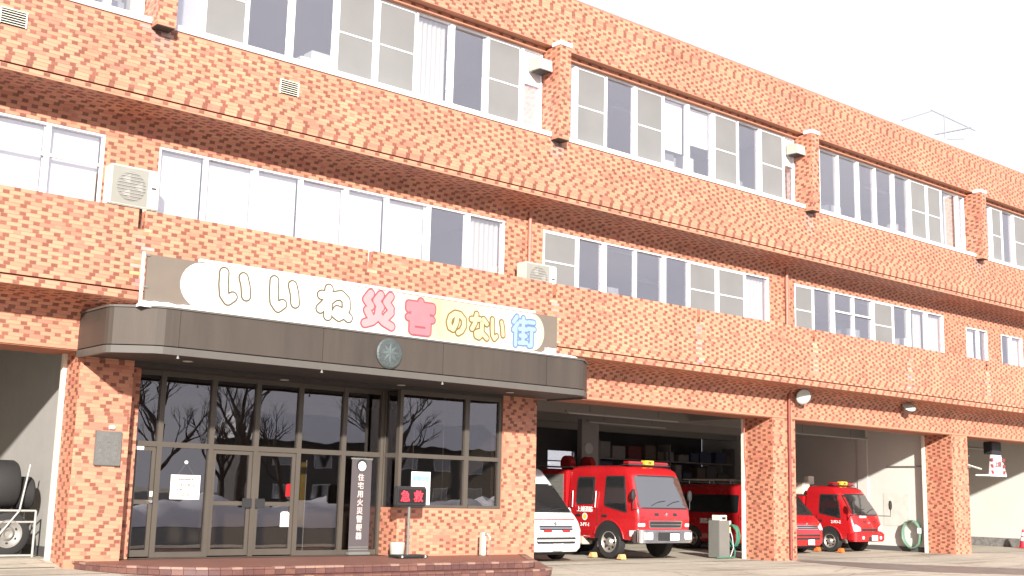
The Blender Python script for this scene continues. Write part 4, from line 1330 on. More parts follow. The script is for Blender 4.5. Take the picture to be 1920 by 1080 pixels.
# ------------------------------------------------------------------ vehicles
class Body:
    """lofted shell; levels (z, half_width, y_front, y_rear, corner_radius), front faces -Y"""
    def __init__(s, lv): s.lv = lv
    def at(s, z):
        lv = s.lv
        if z <= lv[0][0]: return lv[0][1:]
        for a, c in zip(lv[:-1], lv[1:]):
            if z <= c[0]:
                f = (z - a[0]) / (c[0] - a[0])
                return tuple(x + f * (y - x) for x, y in zip(a[1:], c[1:]))
        return lv[-1][1:]
    def fy(s, x, z):
        w_, yf, yr, r = s.at(z)
        e = abs(x) - (w_ - r)
        crown = .05 * (x / w_) ** 2
        return yf + crown + (r - math.sqrt(max(0, r * r - min(e, r) ** 2)) if e > 0 else 0)
    def sx(s, y, z):
        w_, yf, yr, r = s.at(z)
        e = (yf + .05 + r) - y
        return w_ - (r - math.sqrt(max(0, r * r - min(e, r) ** 2)) if e > 0 else 0)
    def shell(s, name, mat, parent, n=6):
        rings = []
        zs = []
        for a, c in zip(s.lv[:-1], s.lv[1:]):
            k = max(1, int((c[0] - a[0]) / .12))
            zs += [a[0] + (c[0] - a[0]) * i / k for i in range(k)]
        zs.append(s.lv[-1][0])
        for z in zs:
            w_, yf, yr, r = s.at(z)
            ring = []
            m = 12
            xr = w_ - r
            for i in range(m + 1):
                x = -xr + 2 * xr * i / m
                ring.append((x, s.fy(x, z), z))
            for i in range(1, n + 1):
                t = R(-90 + 90 * i / n)
                x = xr + r * math.cos(t)
                ring.append((x, yf + .05 * (x / w_) ** 2 + r + r * math.sin(t), z))
            for y in (yf + (yr - yf) * .4, yf + (yr - yf) * .7):
                ring.append((w_, y, z))
            ring.append((w_ - .03, yr, z)); ring.append((-w_ + .03, yr, z))
            for y in (yf + (yr - yf) * .7, yf + (yr - yf) * .4):
                ring.append((-w_, y, z))
            for i in range(n):
                t = R(180 + 90 * i / n)
                x = -xr + r * math.cos(t)
                ring.append((x, yf + .05 * (x / w_) ** 2 + r + r * math.sin(t), z))
            rings.append(ring)
        m = len(rings[0])
        b = MB()
        vs_ = [p for r_ in rings for p in r_]
        fs_ = [(i * m + k, i * m + (k + 1) % m, (i + 1) * m + (k + 1) % m, (i + 1) * m + k) for i in range(len(rings) - 1) for k in range(m)]
        fs_ += [tuple(range(m - 1, -1, -1)), tuple((len(rings) - 1) * m + k for k in range(m))]
        b.add(vs_, fs_)
        return b.build(name, mat, parent, smooth=True)
def rpoly(pts, r, n=4):
    out = []
    m = len(pts)
    for i in range(m):
        p, a, c = Vector(pts[i]), Vector(pts[i - 1]), Vector(pts[(i + 1) % m])
        u, v = (a - p), (c - p)
        rr = min(r, u.length * .45, v.length * .45)
        p0, p1 = p + u.normalized() * rr, p + v.normalized() * rr
        for k in range(n + 1):
            t = k / n
            out.append(tuple(p0 * (1 - t) ** 2 + p * 2 * t * (1 - t) + p1 * t * t))
    # subdivide long edges
    fin = []
    for a, c in zip(out, out[1:] + out[:1]):
        a_, c_ = Vector(a), Vector(c)
        k = max(1, int((c_ - a_).length / .12))
        fin += [tuple(a_ + (c_ - a_) * i / k) for i in range(k)]
    return fin
def patch(poly, f, nrm, off, name, mat, parent, depth=.012, rad=.05):
    """2D outline laid on a curved surface: f(a, b) -> point; nrm = outward direction"""
    q = rpoly(poly, rad)
    cx_ = sum(p[0] for p in q) / len(q); cz_ = sum(p[1] for p in q) / len(q)
    nrm = Vector(nrm)
    m = len(q)
    vs_, fs_ = [], []
    for k in (1.0, .8, .6, .4, .2):
        for p in q:
            vs_.append(Vector(f(cx_ + (p[0] - cx_) * k, cz_ + (p[1] - cz_) * k)) + nrm * off)
    vs_.append(Vector(f(cx_, cz_)) + nrm * off)
    sk = len(vs_)
    for p in q:
        vs_.append(Vector(f(*p)) + nrm * (off - depth))
    for r_ in range(4):
        for i in range(m):
            fs_.append((r_ * m + i, r_ * m + (i + 1) % m, (r_ + 1) * m + (i + 1) % m, (r_ + 1) * m + i))
    for i in range(m):
        fs_.append((4 * m + i, 4 * m + (i + 1) % m, 5 * m))
        fs_.append((sk + i, sk + (i + 1) % m, (i + 1) % m, i))
    return MB().add(vs_, fs_).build(name, mat, parent, smooth=True)
def front_patch(bd, poly, off, name, mat, parent, **k):
    return patch(poly, lambda x, z: (x, bd.fy(x, z), z), (0, -1, 0), off, name, mat, parent, **k)
def side_patch(bd, sgn, poly, off, name, mat, parent, **k):
    return patch(poly, lambda y, z: (sgn * bd.sx(y, z), y, z), (sgn, 0, 0), off, name, mat, parent, **k)
def wheel(parent, x, y, r, wd, sgn, holes=8):
    s = sgn
    t = MB().lathe([(s * -wd, r * .6), (s * -wd, r * .93), (s * -wd * .85, r), (s * -.02, r), (0, r * .95), (s * .004, r * .75), (0, r * .60), (s * -.07, r * .56)], 'x', (x, y, r), 36, (True, False)).build('wheel', RUBBER, parent, smooth=True)
    rm = MB().lathe([(s * -.06, r * .30), (s * -.02, r * .56), (s * .006, r * .60), (s * .008, r * .64), (s * -.004, r * .66)], 'x', (x, y, r), 36, (False, False)).build('rim', STEEL, t, smooth=True)
    MB().lathe([(s * -.055, r * .30), (s * -.04, r * .27), (s * .01, r * .22), (s * .03, r * .18), (s * .03, .005)], 'x', (x, y, r), 20).build('hub', STEEL, t, smooth=True)
    hb_ = MB()
    for k in range(holes):
        a = 2 * math.pi * k / holes
        hb_.lathe([(s * -.030, r * .075), (s * -.022, r * .075)], 'x', (x, y + r * .43 * math.cos(a), r + r * .43 * math.sin(a)), 10)
    hb_.build('hand_hole', BLACK, t)
def plate(parent, x, y, z, w_=.33, h=.165, txt='12-34'):
    p = B(x - w_ / 2, x + w_ / 2, y - .01, y, z - h / 2, z + h / 2).build('number_plate', PRINTW, parent, bevel=.004)
    put_text(txt, h * .55, M('plate_green', (.05, .22, .12), .5), (x, y - .012, z - .01), parent, name='plate_number')
def light_bar(parent, w_, y, z, sign=True):
    b = B(-w_, w_, y, y + .26, z, z + .035).build('light_bar', BLACK, parent, bevel=.01)
    for a, c in ((-w_, -.18), (.18, w_)):
        B(a + .02, c - .02, y + .01, y + .25, z + .036, z + .115).build('lens', REDLENS, b, bevel=.03)
    if sign:
        B(-.17, .17, y - .01, y + .16, z + .036, z + .15).build('roof_sign', YELLOW, b, bevel=.01)
        put_text('消防', .08, PRINTK, (0, y - .014, z + .09), b)

def pumper(name, label, loc, W, RF, txts, small):
    V = empty(name, loc)
    tag(V, label, 'fire engine', 'red fire engines')
    k = W / 1.03
    H = RF
    zb, zw = (.50, 1.34) if not small else (.42, 1.22)
    lv = [(zb, W - .05, .16, 2.75, .14), (zb + .10, W - .01, .07, 2.75, .13), (zb + .30, W, .02, 2.75, .12), (1.05, W, .0, 2.75, .12), (zw, W, .03, 2.75, .12), (zw + .06, W - .005, .06, 2.75, .13),
          (H - .36, W - .07, .30, 2.75, .16), (H - .28, W - .08, .33, 2.74, .17), (H - .14, W - .10, .38, 2.73, .20), (H - .05, W - .16, .50, 2.70, .24), (H, W - .30, .72, 2.6, .26)]
    if small:
        lv = [(zb, W - .05, .10, 1.95, .14), (zb + .08, W - .01, .03, 1.95, .14), (zb + .30, W, .0, 1.95, .15), (.90, W, .02, 1.95, .16), (zw, W - .01, .12, 1.95, .17), (zw + .05, W - .015, .15, 1.95, .18),
              (H - .34, W - .08, .52, 1.95, .20), (H - .24, W - .09, .57, 1.94, .20), (H - .12, W - .11, .66, 1.93, .22), (H - .04, W - .18, .80, 1.9, .24), (H, W - .30, 1.0, 1.8, .26)]
    L = 2.75 if not small else 1.95
    bd = Body(lv)
    cab = bd.shell('cab', RED, V)
    # windscreen
    zt_ = H - .36
    front_patch(bd, [(-W + .06, zw - .02), (W - .06, zw - .02), (W - .13, zt_ + .11), (-W + .13, zt_ + .11)], .006, 'windscreen_seal', BLACK, V)
    front_patch(bd, [(-W + .10, zw + .02), (W - .10, zw + .02), (W - .17, zt_ + .07), (-W + .17, zt_ + .07)], .011, 'windscreen', VGLASS, V)
    for x0_, x1_ in ((-.5, .05), (.1, .62)):
        MB().tube([(x0_, bd.fy(x0_, zw + .08) - .03, zw + .08), ((x0_ + x1_) / 2, bd.fy(0, zw + .18) - .03, zw + .17), (x1_, bd.fy(x1_, zw + .22) - .03, zw + .20)], .010, 6).build('wiper', BLACK, V)
    # side glass, door lines, handles
    yd = .34 if not small else .42
    for sg in (-1, 1):
        side_patch(bd, sg, [(yd + .10, zw - .14), (yd + .98, zw + .02), (yd + .98, zt_ + .08), (yd + .26, zt_ + .08)], .006, 'window_seal', BLACK, V, rad=.07)
        side_patch(bd, sg, [(yd + .14, zw - .09), (yd + .94, zw + .06), (yd + .94, zt_ + .04), (yd + .29, zt_ + .04)], .010, 'side_window', VGLASS, V, rad=.06)
        if not small:
            side_patch(bd, sg, [(1.72, zw + .06), (2.42, zw + .06), (2.42, zt_ + .05), (1.72, zt_ + .05)], .006, 'window_seal', BLACK, V, rad=.08)
            side_patch(bd, sg, [(1.77, zw + .11), (2.37, zw + .11), (2.37, zt_ + .0), (1.77, zt_ + .0)], .010, 'side_window', VGLASS, V, rad=.06)
            MB().tube([(sg * (W + .04), 1.62, zw - .02), (sg * (W + .02), 1.60, zw + .42)], .014, 8).build('grab_rail', PRINTW, V)
            MB().tube([(sg * (W + .04), 2.52, zw - .02), (sg * (W + .02), 2.52, zw + .42)], .014, 8).build('grab_rail', PRINTW, V)
        for yy in ([1.38, 1.56, 2.62] if not small else [1.46]):
            B(sg * W - .003 + .004 * sg, sg * W + .003 + .004 * sg, yy, yy + .012, zb + .25, zw - .02).build('door_gap', BLACK, V)
        for yy in ([1.18, 2.2] if not small else [1.24]):
            B(sg * (W + .012) - .012, sg * (W + .012) + .012, yy, yy + .20, 1.08 if not small else .98, 1.14 if not small else 1.04).build('door_handle', BLACK, V, bevel=.008)
        # wheel arch and wheel
        yw, rw = (1.12, .43) if not small else (.98, .35)
        arch = [(yw + (rw + .13) * math.cos(R(t)), rw + (rw + .13) * math.sin(R(t))) for t in range(5, 180, 12)]
        arch = [(y, max(z, zb + .0)) for y, z in arch]
        side_patch(bd, sg, arch, .012, 'wheel_arch', BLACK, V, rad=.01)
        rim_ = MB()
        for t in range(20, 165, 10):
            p0 = (sg * (W + .02), yw + (rw + .15) * math.cos(R(t)), rw + (rw + .15) * math.sin(R(t)))
            p1 = (sg * (W + .02), yw + (rw + .15) * math.cos(R(t + 10)), rw + (rw + .15) * math.sin(R(t + 10)))
            rim_.tube([p0, p1], .022, 6)
        rim_.build('fender_lip', RED, V, smooth=True)
        wheel(V, sg * (W + .005), yw, rw, .24, sg)
        # rear axle
        wheel(V, sg * (W - .02), 4.1 if not small else 3.4, rw, .42, sg)
        # mirrors
        mx_ = sg * (W + (.22 if small else .07))
        MB().tube([(sg * (W - .06), bd.fy(W - .1, zw) + .02, zw - .02), (mx_, -.10 if small else .16, zw - .02), (mx_, -.10 if small else .16, zw + .20)], .014, 8).build('mirror_arm', BLACK, V)
        o = MB().lathe([(-.06, .02), (-.03, .08), (.03, .08), (.05, .03)], 'y', (0, 0, 0), 14).build('mirror', BLACK, V, smooth=True)
        o.scale = (.9, .8, 1.9); o.location = (mx_, -.10 if small else .16, zw + .34)
        # lamps
    if not small:
        bp_ = MB().prism(rpoly([(-W - .02, .30), (-W - .02, .02), (-W + .12, -.10), (W - .12, -.10), (W + .02, .02), (W + .02, .30)], .08), 'z', .44, .78).build('bumper', CHROME, V, bevel=.03, smooth=True)
        for sg in (-1, 1):
            patch([(sg * .62, .53), (sg * .97, .53), (sg * .97, .72), (sg * .62, .72)], lambda x, z: (x, -.10 + max(0, abs(x) - .9) * .8, z), (0, -1, 0), .006, 'headlamp', LAMP, V, rad=.04)
            patch([(sg * .78, .86), (sg * 1.0, .86), (sg * 1.0, .95), (sg * .78, .95)], lambda x, z: (x, bd.fy(x, z), z), (0, -1, 0), .006, 'indicator', LAMP, V, rad=.03)
            side_patch(bd, sg, [(.12, .60), (.34, .60), (.34, .76), (.12, .76)], .03, 'marker_lamp', LAMP, V, rad=.03)
        patch([(-.42, .50), (.42, .50), (.42, .72), (-.42, .72)], lambda x, z: (x, -.10, z), (0, -1, 0), .004, 'lower_grille', BLACK, V, rad=.03)
        front_patch(bd, [(-.62, .82), (.62, .82), (.66, 1.02), (-.66, 1.02)], .008, 'grille_surround', CHROME, V, rad=.03)
        front_patch(bd, [(-.58, .85), (.58, .85), (.61, .99), (-.61, .99)], .014, 'grille', BLACK, V, rad=.02)
        front_patch(bd, [(-.58, .905), (.58, .905), (.58, .93), (-.58, .93)], .022, 'grille_bar', CHROME, V, rad=.01)
        for x in (-.36, .36):
            front_patch(bd, [(x - .08, 1.14), (x + .08, 1.14), (x + .08, 1.22), (x - .08, 1.22)], .006, 'siren_vent', BLACK, V, rad=.02)
        plate(V, .20, -.118, .60, .36, .18, txts[2])
    else:
        bp_ = MB().prism(rpoly([(-W - .01, .34), (-W - .01, .04), (-W + .14, -.08), (W - .14, -.08), (W + .01, .04), (W + .01, .34)], .10), 'z', .36, .66).build('bumper', RED, V, bevel=.04, smooth=True)
        for sg in (-1, 1):
            front_patch(bd, [(sg * (W - .36), .70), (sg * (W - .05), .68), (sg * (W - .04), .86), (sg * (W - .12), .92), (sg * (W - .34), .82)], .014, 'headlamp', LAMP, V, rad=.05)
            patch([(sg * (W - .42), .44), (sg * (W - .30), .44), (sg * (W - .30), .54), (sg * (W - .42), .54)], lambda x, z: (x, -.08, z), (0, -1, 0), .006, 'fog_lamp', LAMP, V, rad=.03)
        front_patch(bd, [(-.44, .70), (.44, .70), (.44, .78), (-.44, .78)], .010, 'grille', BLACK, V, rad=.02)
        for x in (-.22, .34):
            front_patch(bd, [(x - .10, .98), (x + .10, .98), (x + .10, 1.02), (x - .10, 1.02)], .006, 'siren_vent', BLACK, V, rad=.015)
        patch([(-.20, .38), (.20, .38), (.20, .52), (-.20, .52)], lambda x, z: (x, -.08, z), (0, -1, 0), .004, 'lower_grille', BLACK, V, rad=.03)
        plate(V, .12, -.098, .48, .34, .17, txts[2])
    MB().lathe([(0, .055), (-.02, .045), (-.03, .01)], 'y', (0, bd.fy(0, 1.18 if not small else 1.0) - .002, 1.18 if not small else .96), 16).build('emblem', CHROME, V)
    light_bar(V, W - .22, .62 if not small else .95, H + .0)
    # lettering on the near (left) side
    xl = -W - .006
    if not small:
        put_text(txts[0], .16, PRINTW, (xl - .006, 2.05, 1.27), V, rz=R(-90), offset=.012)
        put_text(txts[1], .13, PRINTW, (xl - .006, 2.05, .86), V, rz=R(-90), offset=.012)
        MB().lathe([(-.004, .10), (0, .10)], 'x', (xl, 2.05, 1.07), 20).build('crest', PRINTW, V)
        MB().lathe([(-.006, .07), (-.003, .07)], 'x', (xl, 2.05, 1.07), 12).build('crest_centre', YELLOW, V)
    else:
        put_text(txts[1], .13, PRINTW, (xl - .006, .72, .98), V, rz=R(-90), offset=.012)
        front = put_text(txts[0], .08, PRINTW, (-.25, bd.fy(-.3, 1.16) - .012, 1.16), V, offset=.012)
    # rear body
    y0_ = L + .06
    y1_ = 5.9 if not small else 4.6
    hz = H - .12 if not small else H - .35
    B(-W + .02, W - .02, y0_, y1_, .62, hz).build('rear_body', RED, V, bevel=.03)
    for sg in (-1, 1):
        for a, c in ((y0_ + .15, y0_ + 1.0), (y0_ + 1.1, y1_ - .1)):
            lk = B(sg * (W - .02) - .012, sg * (W - .02) + .012, a, c, .95, hz - .12).build('locker_shutter', GREY, V)
            for j in range(8):
                zz = .97 + j * (hz - 1.15) / 8
                B(sg * (W - .008) - .006, sg * (W - .008) + .006, a + .02, c - .02, zz, zz + .012).build('shutter_slat', STEEL, lk)
    B(-W + .2, W - .2, .6, y1_, .42, .61).build('chassis', BLACK, V)
    if not small:
        for yy, zz in ((1.85, .62), (2.15, .42)):
            B(-W + .03, -W + .40, yy, yy + .30, zz - .10, zz + .14).build('battery_box', M('box_cream', (.55, .50, .42), .6), V, bevel=.02)
        # roof equipment: hose reels and ladder
        for x in (-.45, .35):
            MB().lathe([(-.12, .16), (-.1, .22), (.1, .22), (.12, .16)], 'x', (x, 3.4, hz + .2), 20).build('hose_reel', REDLENS, V)
        for x in (-.7, -.35):
            MB().tube([(x, 2.9, hz + .08), (x, y1_, hz + .14)], .022, 8).build('ladder_rail', STEEL, V)
        for j in range(8):
            MB().tube([(-.7, 3.1 + j * .34, hz + .09 + j * .006), (-.35, 3.1 + j * .34, hz + .09 + j * .006)], .014, 6).build('ladder_rung', STEEL, V)
    else:
        B(-.6, -.2, 2.2, 2.7, hz + .05, hz + .45).build('equipment_box', CREAM, V, bevel=.02)
        MB().tube([(-.05, 2.4, hz), (-.05, 2.4, hz + .40)], .03, 8).build('lamp_mast', GREY, V)
        B(-.15, .20, 2.3, 2.5, hz + .40, hz + .68).build('work_lamp', CREAM, V, bevel=.02)
    return V
pumper('fire_engine', 'large red double-cab fire engine with chrome bumper in the middle bay', (24.06, 1.0, .02), 1.04, 2.46, ('上越消防', '2-PT-1', '12-19'), False)
pumper('fire_engine', 'small red fire engine with white headlamps in the right-hand bay beside the white wall', (35.0, 1.95, .03), .86, 2.16, ('消防自動車', '2-PD-2', '15-20'), True)

def van(name, label, cat, loc, mat, roof, W, red, group=None):
    V = empty(name, loc)
    tag(V, label, cat, group)
    H = roof
    lv = [(.24, W - .06, .10, 5.1, .16), (.34, W - .01, .02, 5.15, .18), (.55, W, .0, 5.2, .20), (.78, W, .02, 5.2, .20), (.98, W - .01, .10, 5.2, .20), (1.12, W - .02, .22, 5.2, .20), (1.20, W - .03, .32, 5.2, .20),
          (1.84, W - .12, .92, 5.18, .22), (1.94, W - .14, 1.02, 5.17, .22), (H - .10, W - .17, 1.16 + (H - 2.1) * .8, 5.12, .22), (H - .03, W - .24, 1.34 + (H - 2.1), 5.05, .24), (H, W - .38, 1.6 + (H - 2.1), 4.9, .26)]
    bd = Body(lv)
    bd.shell('body', mat, V)
    front_patch(bd, [(-W + .15, 1.19), (W - .15, 1.19), (W - .20, 1.90), (-W + .20, 1.90)], .006, 'windscreen_seal', BLACK, V)
    front_patch(bd, [(-W + .19, 1.22), (W - .19, 1.22), (W - .23, 1.87), (-W + .23, 1.87)], .012, 'windscreen', VGLASS, V)
    for sg in (-1, 1):
        side_patch(bd, sg, [(.95, 1.20), (1.95, 1.20), (1.95, 1.76), (1.42, 1.76)], .008, 'door_window', VGLASS, V)
        side_patch(bd, sg, [(2.08, 1.20), (4.95, 1.20), (4.95, 1.78), (2.08, 1.78)], .008, 'side_window', VGLASS, V, rad=.08)
        for yy in (.86, 2.01, 3.3):
            B(sg * W - .003 + .002 * sg, sg * W + .003 + .002 * sg, yy, yy + .012, .40, 1.14).build('door_gap', BLACK, V)
        B(sg * (W + .01) - .012, sg * (W + .01) + .012, 1.72, 1.92, 1.02, 1.08).build('door_handle', BLACK, V, bevel=.006)
        arch = [(.98 + .42 * math.cos(R(t)), .33 + .42 * math.sin(R(t))) for t in range(5, 180, 12)]
        side_patch(bd, sg, arch, .008, 'wheel_arch', BLACK, V, rad=.01)
        wheel(V, sg * (W - .0), .98, .33, .22, sg, 5)
        arch = [(4.0 + .42 * math.cos(R(t)), .33 + .42 * math.sin(R(t))) for t in range(5, 180, 12)]
        side_patch(bd, sg, arch, .008, 'wheel_arch', BLACK, V, rad=.01)
        wheel(V, sg * (W - .0), 4.0, .33, .22, sg, 5)
        front_patch(bd, [(sg * (W - .34), .74), (sg * (W - .05), .72), (sg * (W - .03), .96), (sg * (W - .16), .95), (sg * (W - .36), .84)], .012, 'headlamp', LAMP, V, rad=.04)
        o = MB().lathe([(-.05, .02), (-.03, .08), (.03, .08), (.05, .03)], 'y', (0, 0, 0), 14).build('mirror', mat, V, smooth=True)
        o.scale = (1.0, .9, 1.4); o.location = (sg * (W + .13), .78, 1.20)
        MB().tube([(sg * (W - .06), .80, 1.14), (sg * (W + .13), .78, 1.16)], .018, 8).build('mirror_arm', BLACK, V)
        MB().tube([(sg * .2 - .25, bd.fy(0, 1.24) - .035, 1.22), (sg * .2 + .3, bd.fy(.3, 1.30) - .035, 1.30)], .010, 6).build('wiper', BLACK, V)
    front_patch(bd, [(-W + .40, .76), (W - .40, .76), (W - .36, .88), (-W + .36, .88)], .010, 'grille_surround', CHROME, V, rad=.03)
    for z_ in (.775, .835):
        front_patch(bd, [(-W + .42, z_), (W - .42, z_), (W - .41, z_ + .035), (-W + .41, z_ + .035)], .016, 'grille_slot', BLACK, V, rad=.01)
    front_patch(bd, [(-W + .32, .44), (W - .32, .44), (W - .30, .60), (-W + .30, .60)], .010, 'lower_grille', BLACK, V, rad=.03)
    front_patch(bd, [(-W + .32, .50), (W - .32, .50), (W - .32, .54), (-W + .32, .54)], .018, 'grille_bar', mat, V, rad=.01)
    MB().lathe([(0, .05), (-.015, .04), (-.02, .01)], 'y', (0, bd.fy(0, .92) - .004, .92), 16).build('emblem', CHROME, V)
    plate(V, .05 if not red else .15, bd.fy(0, .34) - .012, .36, .33, .165, '8 00-12' if not red else '58-21')
    if not red:
        front_patch(bd, [(-W + .04, 1.015), (W - .04, 1.015), (W - .04, 1.04), (-W + .04, 1.04)], .006, 'red_stripe', REDLENS, V, rad=.01)
        for sg in (-1, 1):
            side_patch(bd, sg, [(.3, 1.02), (5.0, 1.02), (5.0, 1.10), (.3, 1.10)], .006, 'red_stripe', REDLENS, V, rad=.01)
            front_patch(bd, [(sg * .18, .72), (sg * .44, .72), (sg * .44, .78), (sg * .18, .78)], .030, 'flasher', REDLENS, V, rad=.02)
        light_bar(V, W - .22, 1.62, H - .02, False)
    else:
        put_text('消防指揮車', .19, PRINTW, (-W - .012, 3.2, .92), V, rz=R(-90), offset=.012)
        light_bar(V, W - .25, 1.7, H - .02)
        for y in (2.6, 3.5, 4.4):
            MB().tube([(-W + .3, y, H), (-W + .3, y, H + .12), (W - .3, y, H + .12), (W - .3, y, H)], .018, 6).build('roof_rack', STEEL, V)
        MB().tube([(-W + .3, 2.4, H + .14), (-W + .3, 4.7, H + .14)], .018, 6).build('roof_rail', STEEL, V)
    B(-W + .15, W - .15, .3, 5.0, .16, .24).build('underbody', BLACK, V)
    return V
van('ambulance', 'white ambulance van with a red stripe half hidden by the entrance pillar', 'ambulance', (20.22, 1.10, .02), WPAINT, 2.36, .95, False)
van('command_van', 'red command van behind the middle garage pillar with white side lettering', 'van', (31.92, 2.15, .02), RED, 2.14, .94, True)

# ladder truck in the far bay: mostly behind the pillar
LT = empty('ladder_truck', (39.4, 2.3, .05))
tag(LT, 'red ladder truck hidden behind the right-hand pillar with striped rescue basket above', 'fire engine', 'red fire engines')
bl = Body([(.55, 1.15, .10, 2.2, .14), (.70, 1.2, .02, 2.2, .14), (1.3, 1.2, 0, 2.2, .14), (2.0, 1.12, .2, 2.2, .18), (2.35, 1.05, .32, 2.2, .2), (2.5, .9, .5, 2.1, .25)])
bl.shell('cab', RED, LT)
front_patch(bl, [(-1.0, 1.35), (1.0, 1.35), (.95, 2.05), (-.95, 2.05)], .01, 'windscreen', VGLASS, LT)
B(-1.16, 1.16, 2.3, 5.9, .8, 1.6).build('rear_body', RED, LT, bevel=.03)
B(-1.2, 1.2, -.12, .15, .45, .8).build('bumper', CHROME, LT, bevel=.04)
for sg in (-1, 1):
    wheel(LT, sg * 1.2, 1.2, .48, .28, sg); wheel(LT, sg * 1.18, 4.6, .48, .4, sg)
    MB().tube([(sg * 1.1, -.02, 1.4), (sg * 1.5, -.2, 1.45), (sg * 1.5, -.2, 2.15), (sg * 1.2, .1, 2.3)], .018, 8).build('mirror_arm', BLACK, LT)
    B(sg * 1.5 - .1, sg * 1.5 + .1, -.24, -.17, 1.75, 2.1).build('mirror', BLACK, LT, bevel=.02)
B(1.05, 1.35, -.05, .25, .80, 1.15).build('side_lamp', REDLENS, LT, bevel=.03)
B(1.12, 1.26, -.06, -.051, .90, 1.05).build('lamp_glass', LAMP, LT)
lb = MB()
for x in (.5, 1.7):
    lb.tube([(x, -.6, 3.0), (x, 5.6, 3.2)], .05, 8); lb.tube([(x, -.6, 3.4), (x, 5.6, 3.6)], .04, 8)
for j in range(18):
    y = -.5 + j * .34
    lb.tube([(.5, y, 3.0 + (y + .6) * .032), (1.7, y, 3.0 + (y + .6) * .032)], .025, 6)
lb.build('ladder', STEEL, LT)
B(.5, 1.9, 4.8, 5.8, 1.6, 3.1).build('turntable', RED, LT, bevel=.05)
bs = MB().add([(1.60, -1.5, 3.42), (2.30, -1.5, 3.42), (2.55, -1.55, 2.72), (1.35, -1.55, 2.72), (1.60, -1.45, 3.42), (2.30, -1.45, 3.42), (2.55, -1.5, 2.72), (1.35, -1.5, 2.72)],
              [(0, 1, 2, 3), (7, 6, 5, 4), (0, 4, 5, 1), (1, 5, 6, 2), (2, 6, 7, 3), (3, 7, 4, 0)]).build('basket_front', M('basket_grey', (.5, .48, .48), .5), LT)
B(1.6, 2.3, -1.52, -1.2, 3.43, 3.88).build('basket_box', BLACK, LT, bevel=.02)
B(1.35, 2.55, -1.54, -1.0, 2.66, 2.715).build('basket_floor', PRINTW, LT)
for sg, xx in ((-1, 1.55), (1, 2.36)):
    for j in range(3):
        z_ = 2.74 + j * .22
        MB().prism([(xx - .08, z_), (xx + .06, z_ + .0), (xx + .10, z_ + .12), (xx - .04, z_ + .12)] if sg > 0 else [(xx - .06, z_), (xx + .08, z_), (xx + .04, z_ + .12), (xx - .10, z_ + .12)], 'y', -1.562, -1.5505).build('hazard_stripe', REDLENS, LT)
put_text('上越', .22, REDLENS, (1.95, -1.568, 3.10), LT)
MB().tube([(1.2, -.6, 3.1), (1.6, -1.1, 2.9)], .04, 8).build('basket_arm', STEEL, LT)

# ------------------------------------------------------------------ garage clutter
CH = M('chock_tan', (.62, .38, .16), .6)
def chock(x, y, z, mt, label):
    o = MB().prism([(-.10, 0), (.10, 0), (.02, .13), (-.06, .13)], 'x', -.10, .10).build('wheel_chock', mt, None, bevel=.012)
    o.location = (x, y, z)
    tag(o, label, 'wheel chock', 'wheel chocks')
chock(22.98, 1.60, .02, CH, 'tan wheel chock in front of the large fire engine front wheel')
chock(22.98, 2.68, .02, CH, 'tan wheel chock behind the large fire engine front wheel')
chock(34.10, 2.48, .03, ORANGE, 'orange wheel chock in front of the small fire engine front wheel')
chock(34.10, 3.40, .03, ORANGE, 'orange wheel chock behind the small fire engine front wheel')
cabn = empty('hose_cabinet', (26.85, 1.4, .0), world=True)
tag(cabn, 'grey metal service cabinet with hoses beside the middle garage pillar', 'cabinet')
B(26.52, 26.98, 1.25, 1.65, .02, 1.05).build('casing', GREY, cabn, bevel=.012)
B(26.62, 26.92, 1.30, 1.60, 1.051, 1.20).build('control_box', CREAM, cabn, bevel=.01)
B(26.70, 26.86, 1.29, 1.299, 1.08, 1.15).build('gauge', BLACK, cabn)
B(26.99, 27.28, 1.45, 1.70, .70, 1.04).build('side_shelf', CREAM, cabn)
MB().tube([(27.02, 1.28, .82), (27.05, 1.22, .60), (27.10, 1.22, .30), (27.04, 1.25, .12), (26.95, 1.22, .03)], .014, 6).build('clear_hose', M('clear_hose', (.55, .56, .58), .3), cabn, smooth=True)
MB().lathe([(-.03, .02), (.03, .02)], 'z', (27.02, 1.28, .84), 10).build('coupling', YELLOW, cabn)
def coil(name, label, c, r, axis, turns, mt, tail=None):
    pts = []
    rg_ = random.Random(9)
    for i in range(turns * 20 + 1):
        t = 2 * math.pi * i / 20
        rr = r + rg_.uniform(-.02, .02)
        if axis == 'x':
            pts.append((c[0] + (i / (turns * 20) - .5) * .16, c[1] + rr * .8 * math.cos(t), c[2] + rr * 1.1 * math.sin(t)))
        else:
            pts.append((c[0] + rr * math.cos(t), c[1] + (i / (turns * 20) - .5) * .14, c[2] + rr * math.sin(t)))
    if tail: pts += tail
    o = MB().tube(pts, .022, 6).build(name, mt, None, smooth=True)
    tag(o, label, 'hose', 'hose coils in the garage')
coil('hose_coil', 'green hose coil trailing on the floor next to the grey cabinet', (27.22, 1.36, .62), .28, 'x', 5, GREEN, [(27.15, 1.2, .2), (27.0, 1.1, .05), (26.6, 1.08, .04), (26.3, 1.15, .04)])
coil('hose_coil', 'green hose coil hung on the white wall right of the small fire engine', (36.96, 1.62, .64), .42, 'x', 7, M('faded_green_hose', (.13, .24, .17), .5))
tg = B(36.85, 36.9, 1.22, 1.34, .68, .86).build('wall_tag', PRINTW)
tag(tg, 'small white tag hanging beside the hose coil on the garage wall', 'tag')
tg.rotation_euler = (0, 0, 0)
cd_ = MB().tube([(27.0, .72, 3.94), (26.99, .71, 2.9), (27.03, .70, 2.2), (27.0, .70, 1.9)], .018, 6).build('pull_cord', M('red_cord', (.55, .08, .05), .6), None, smooth=True)
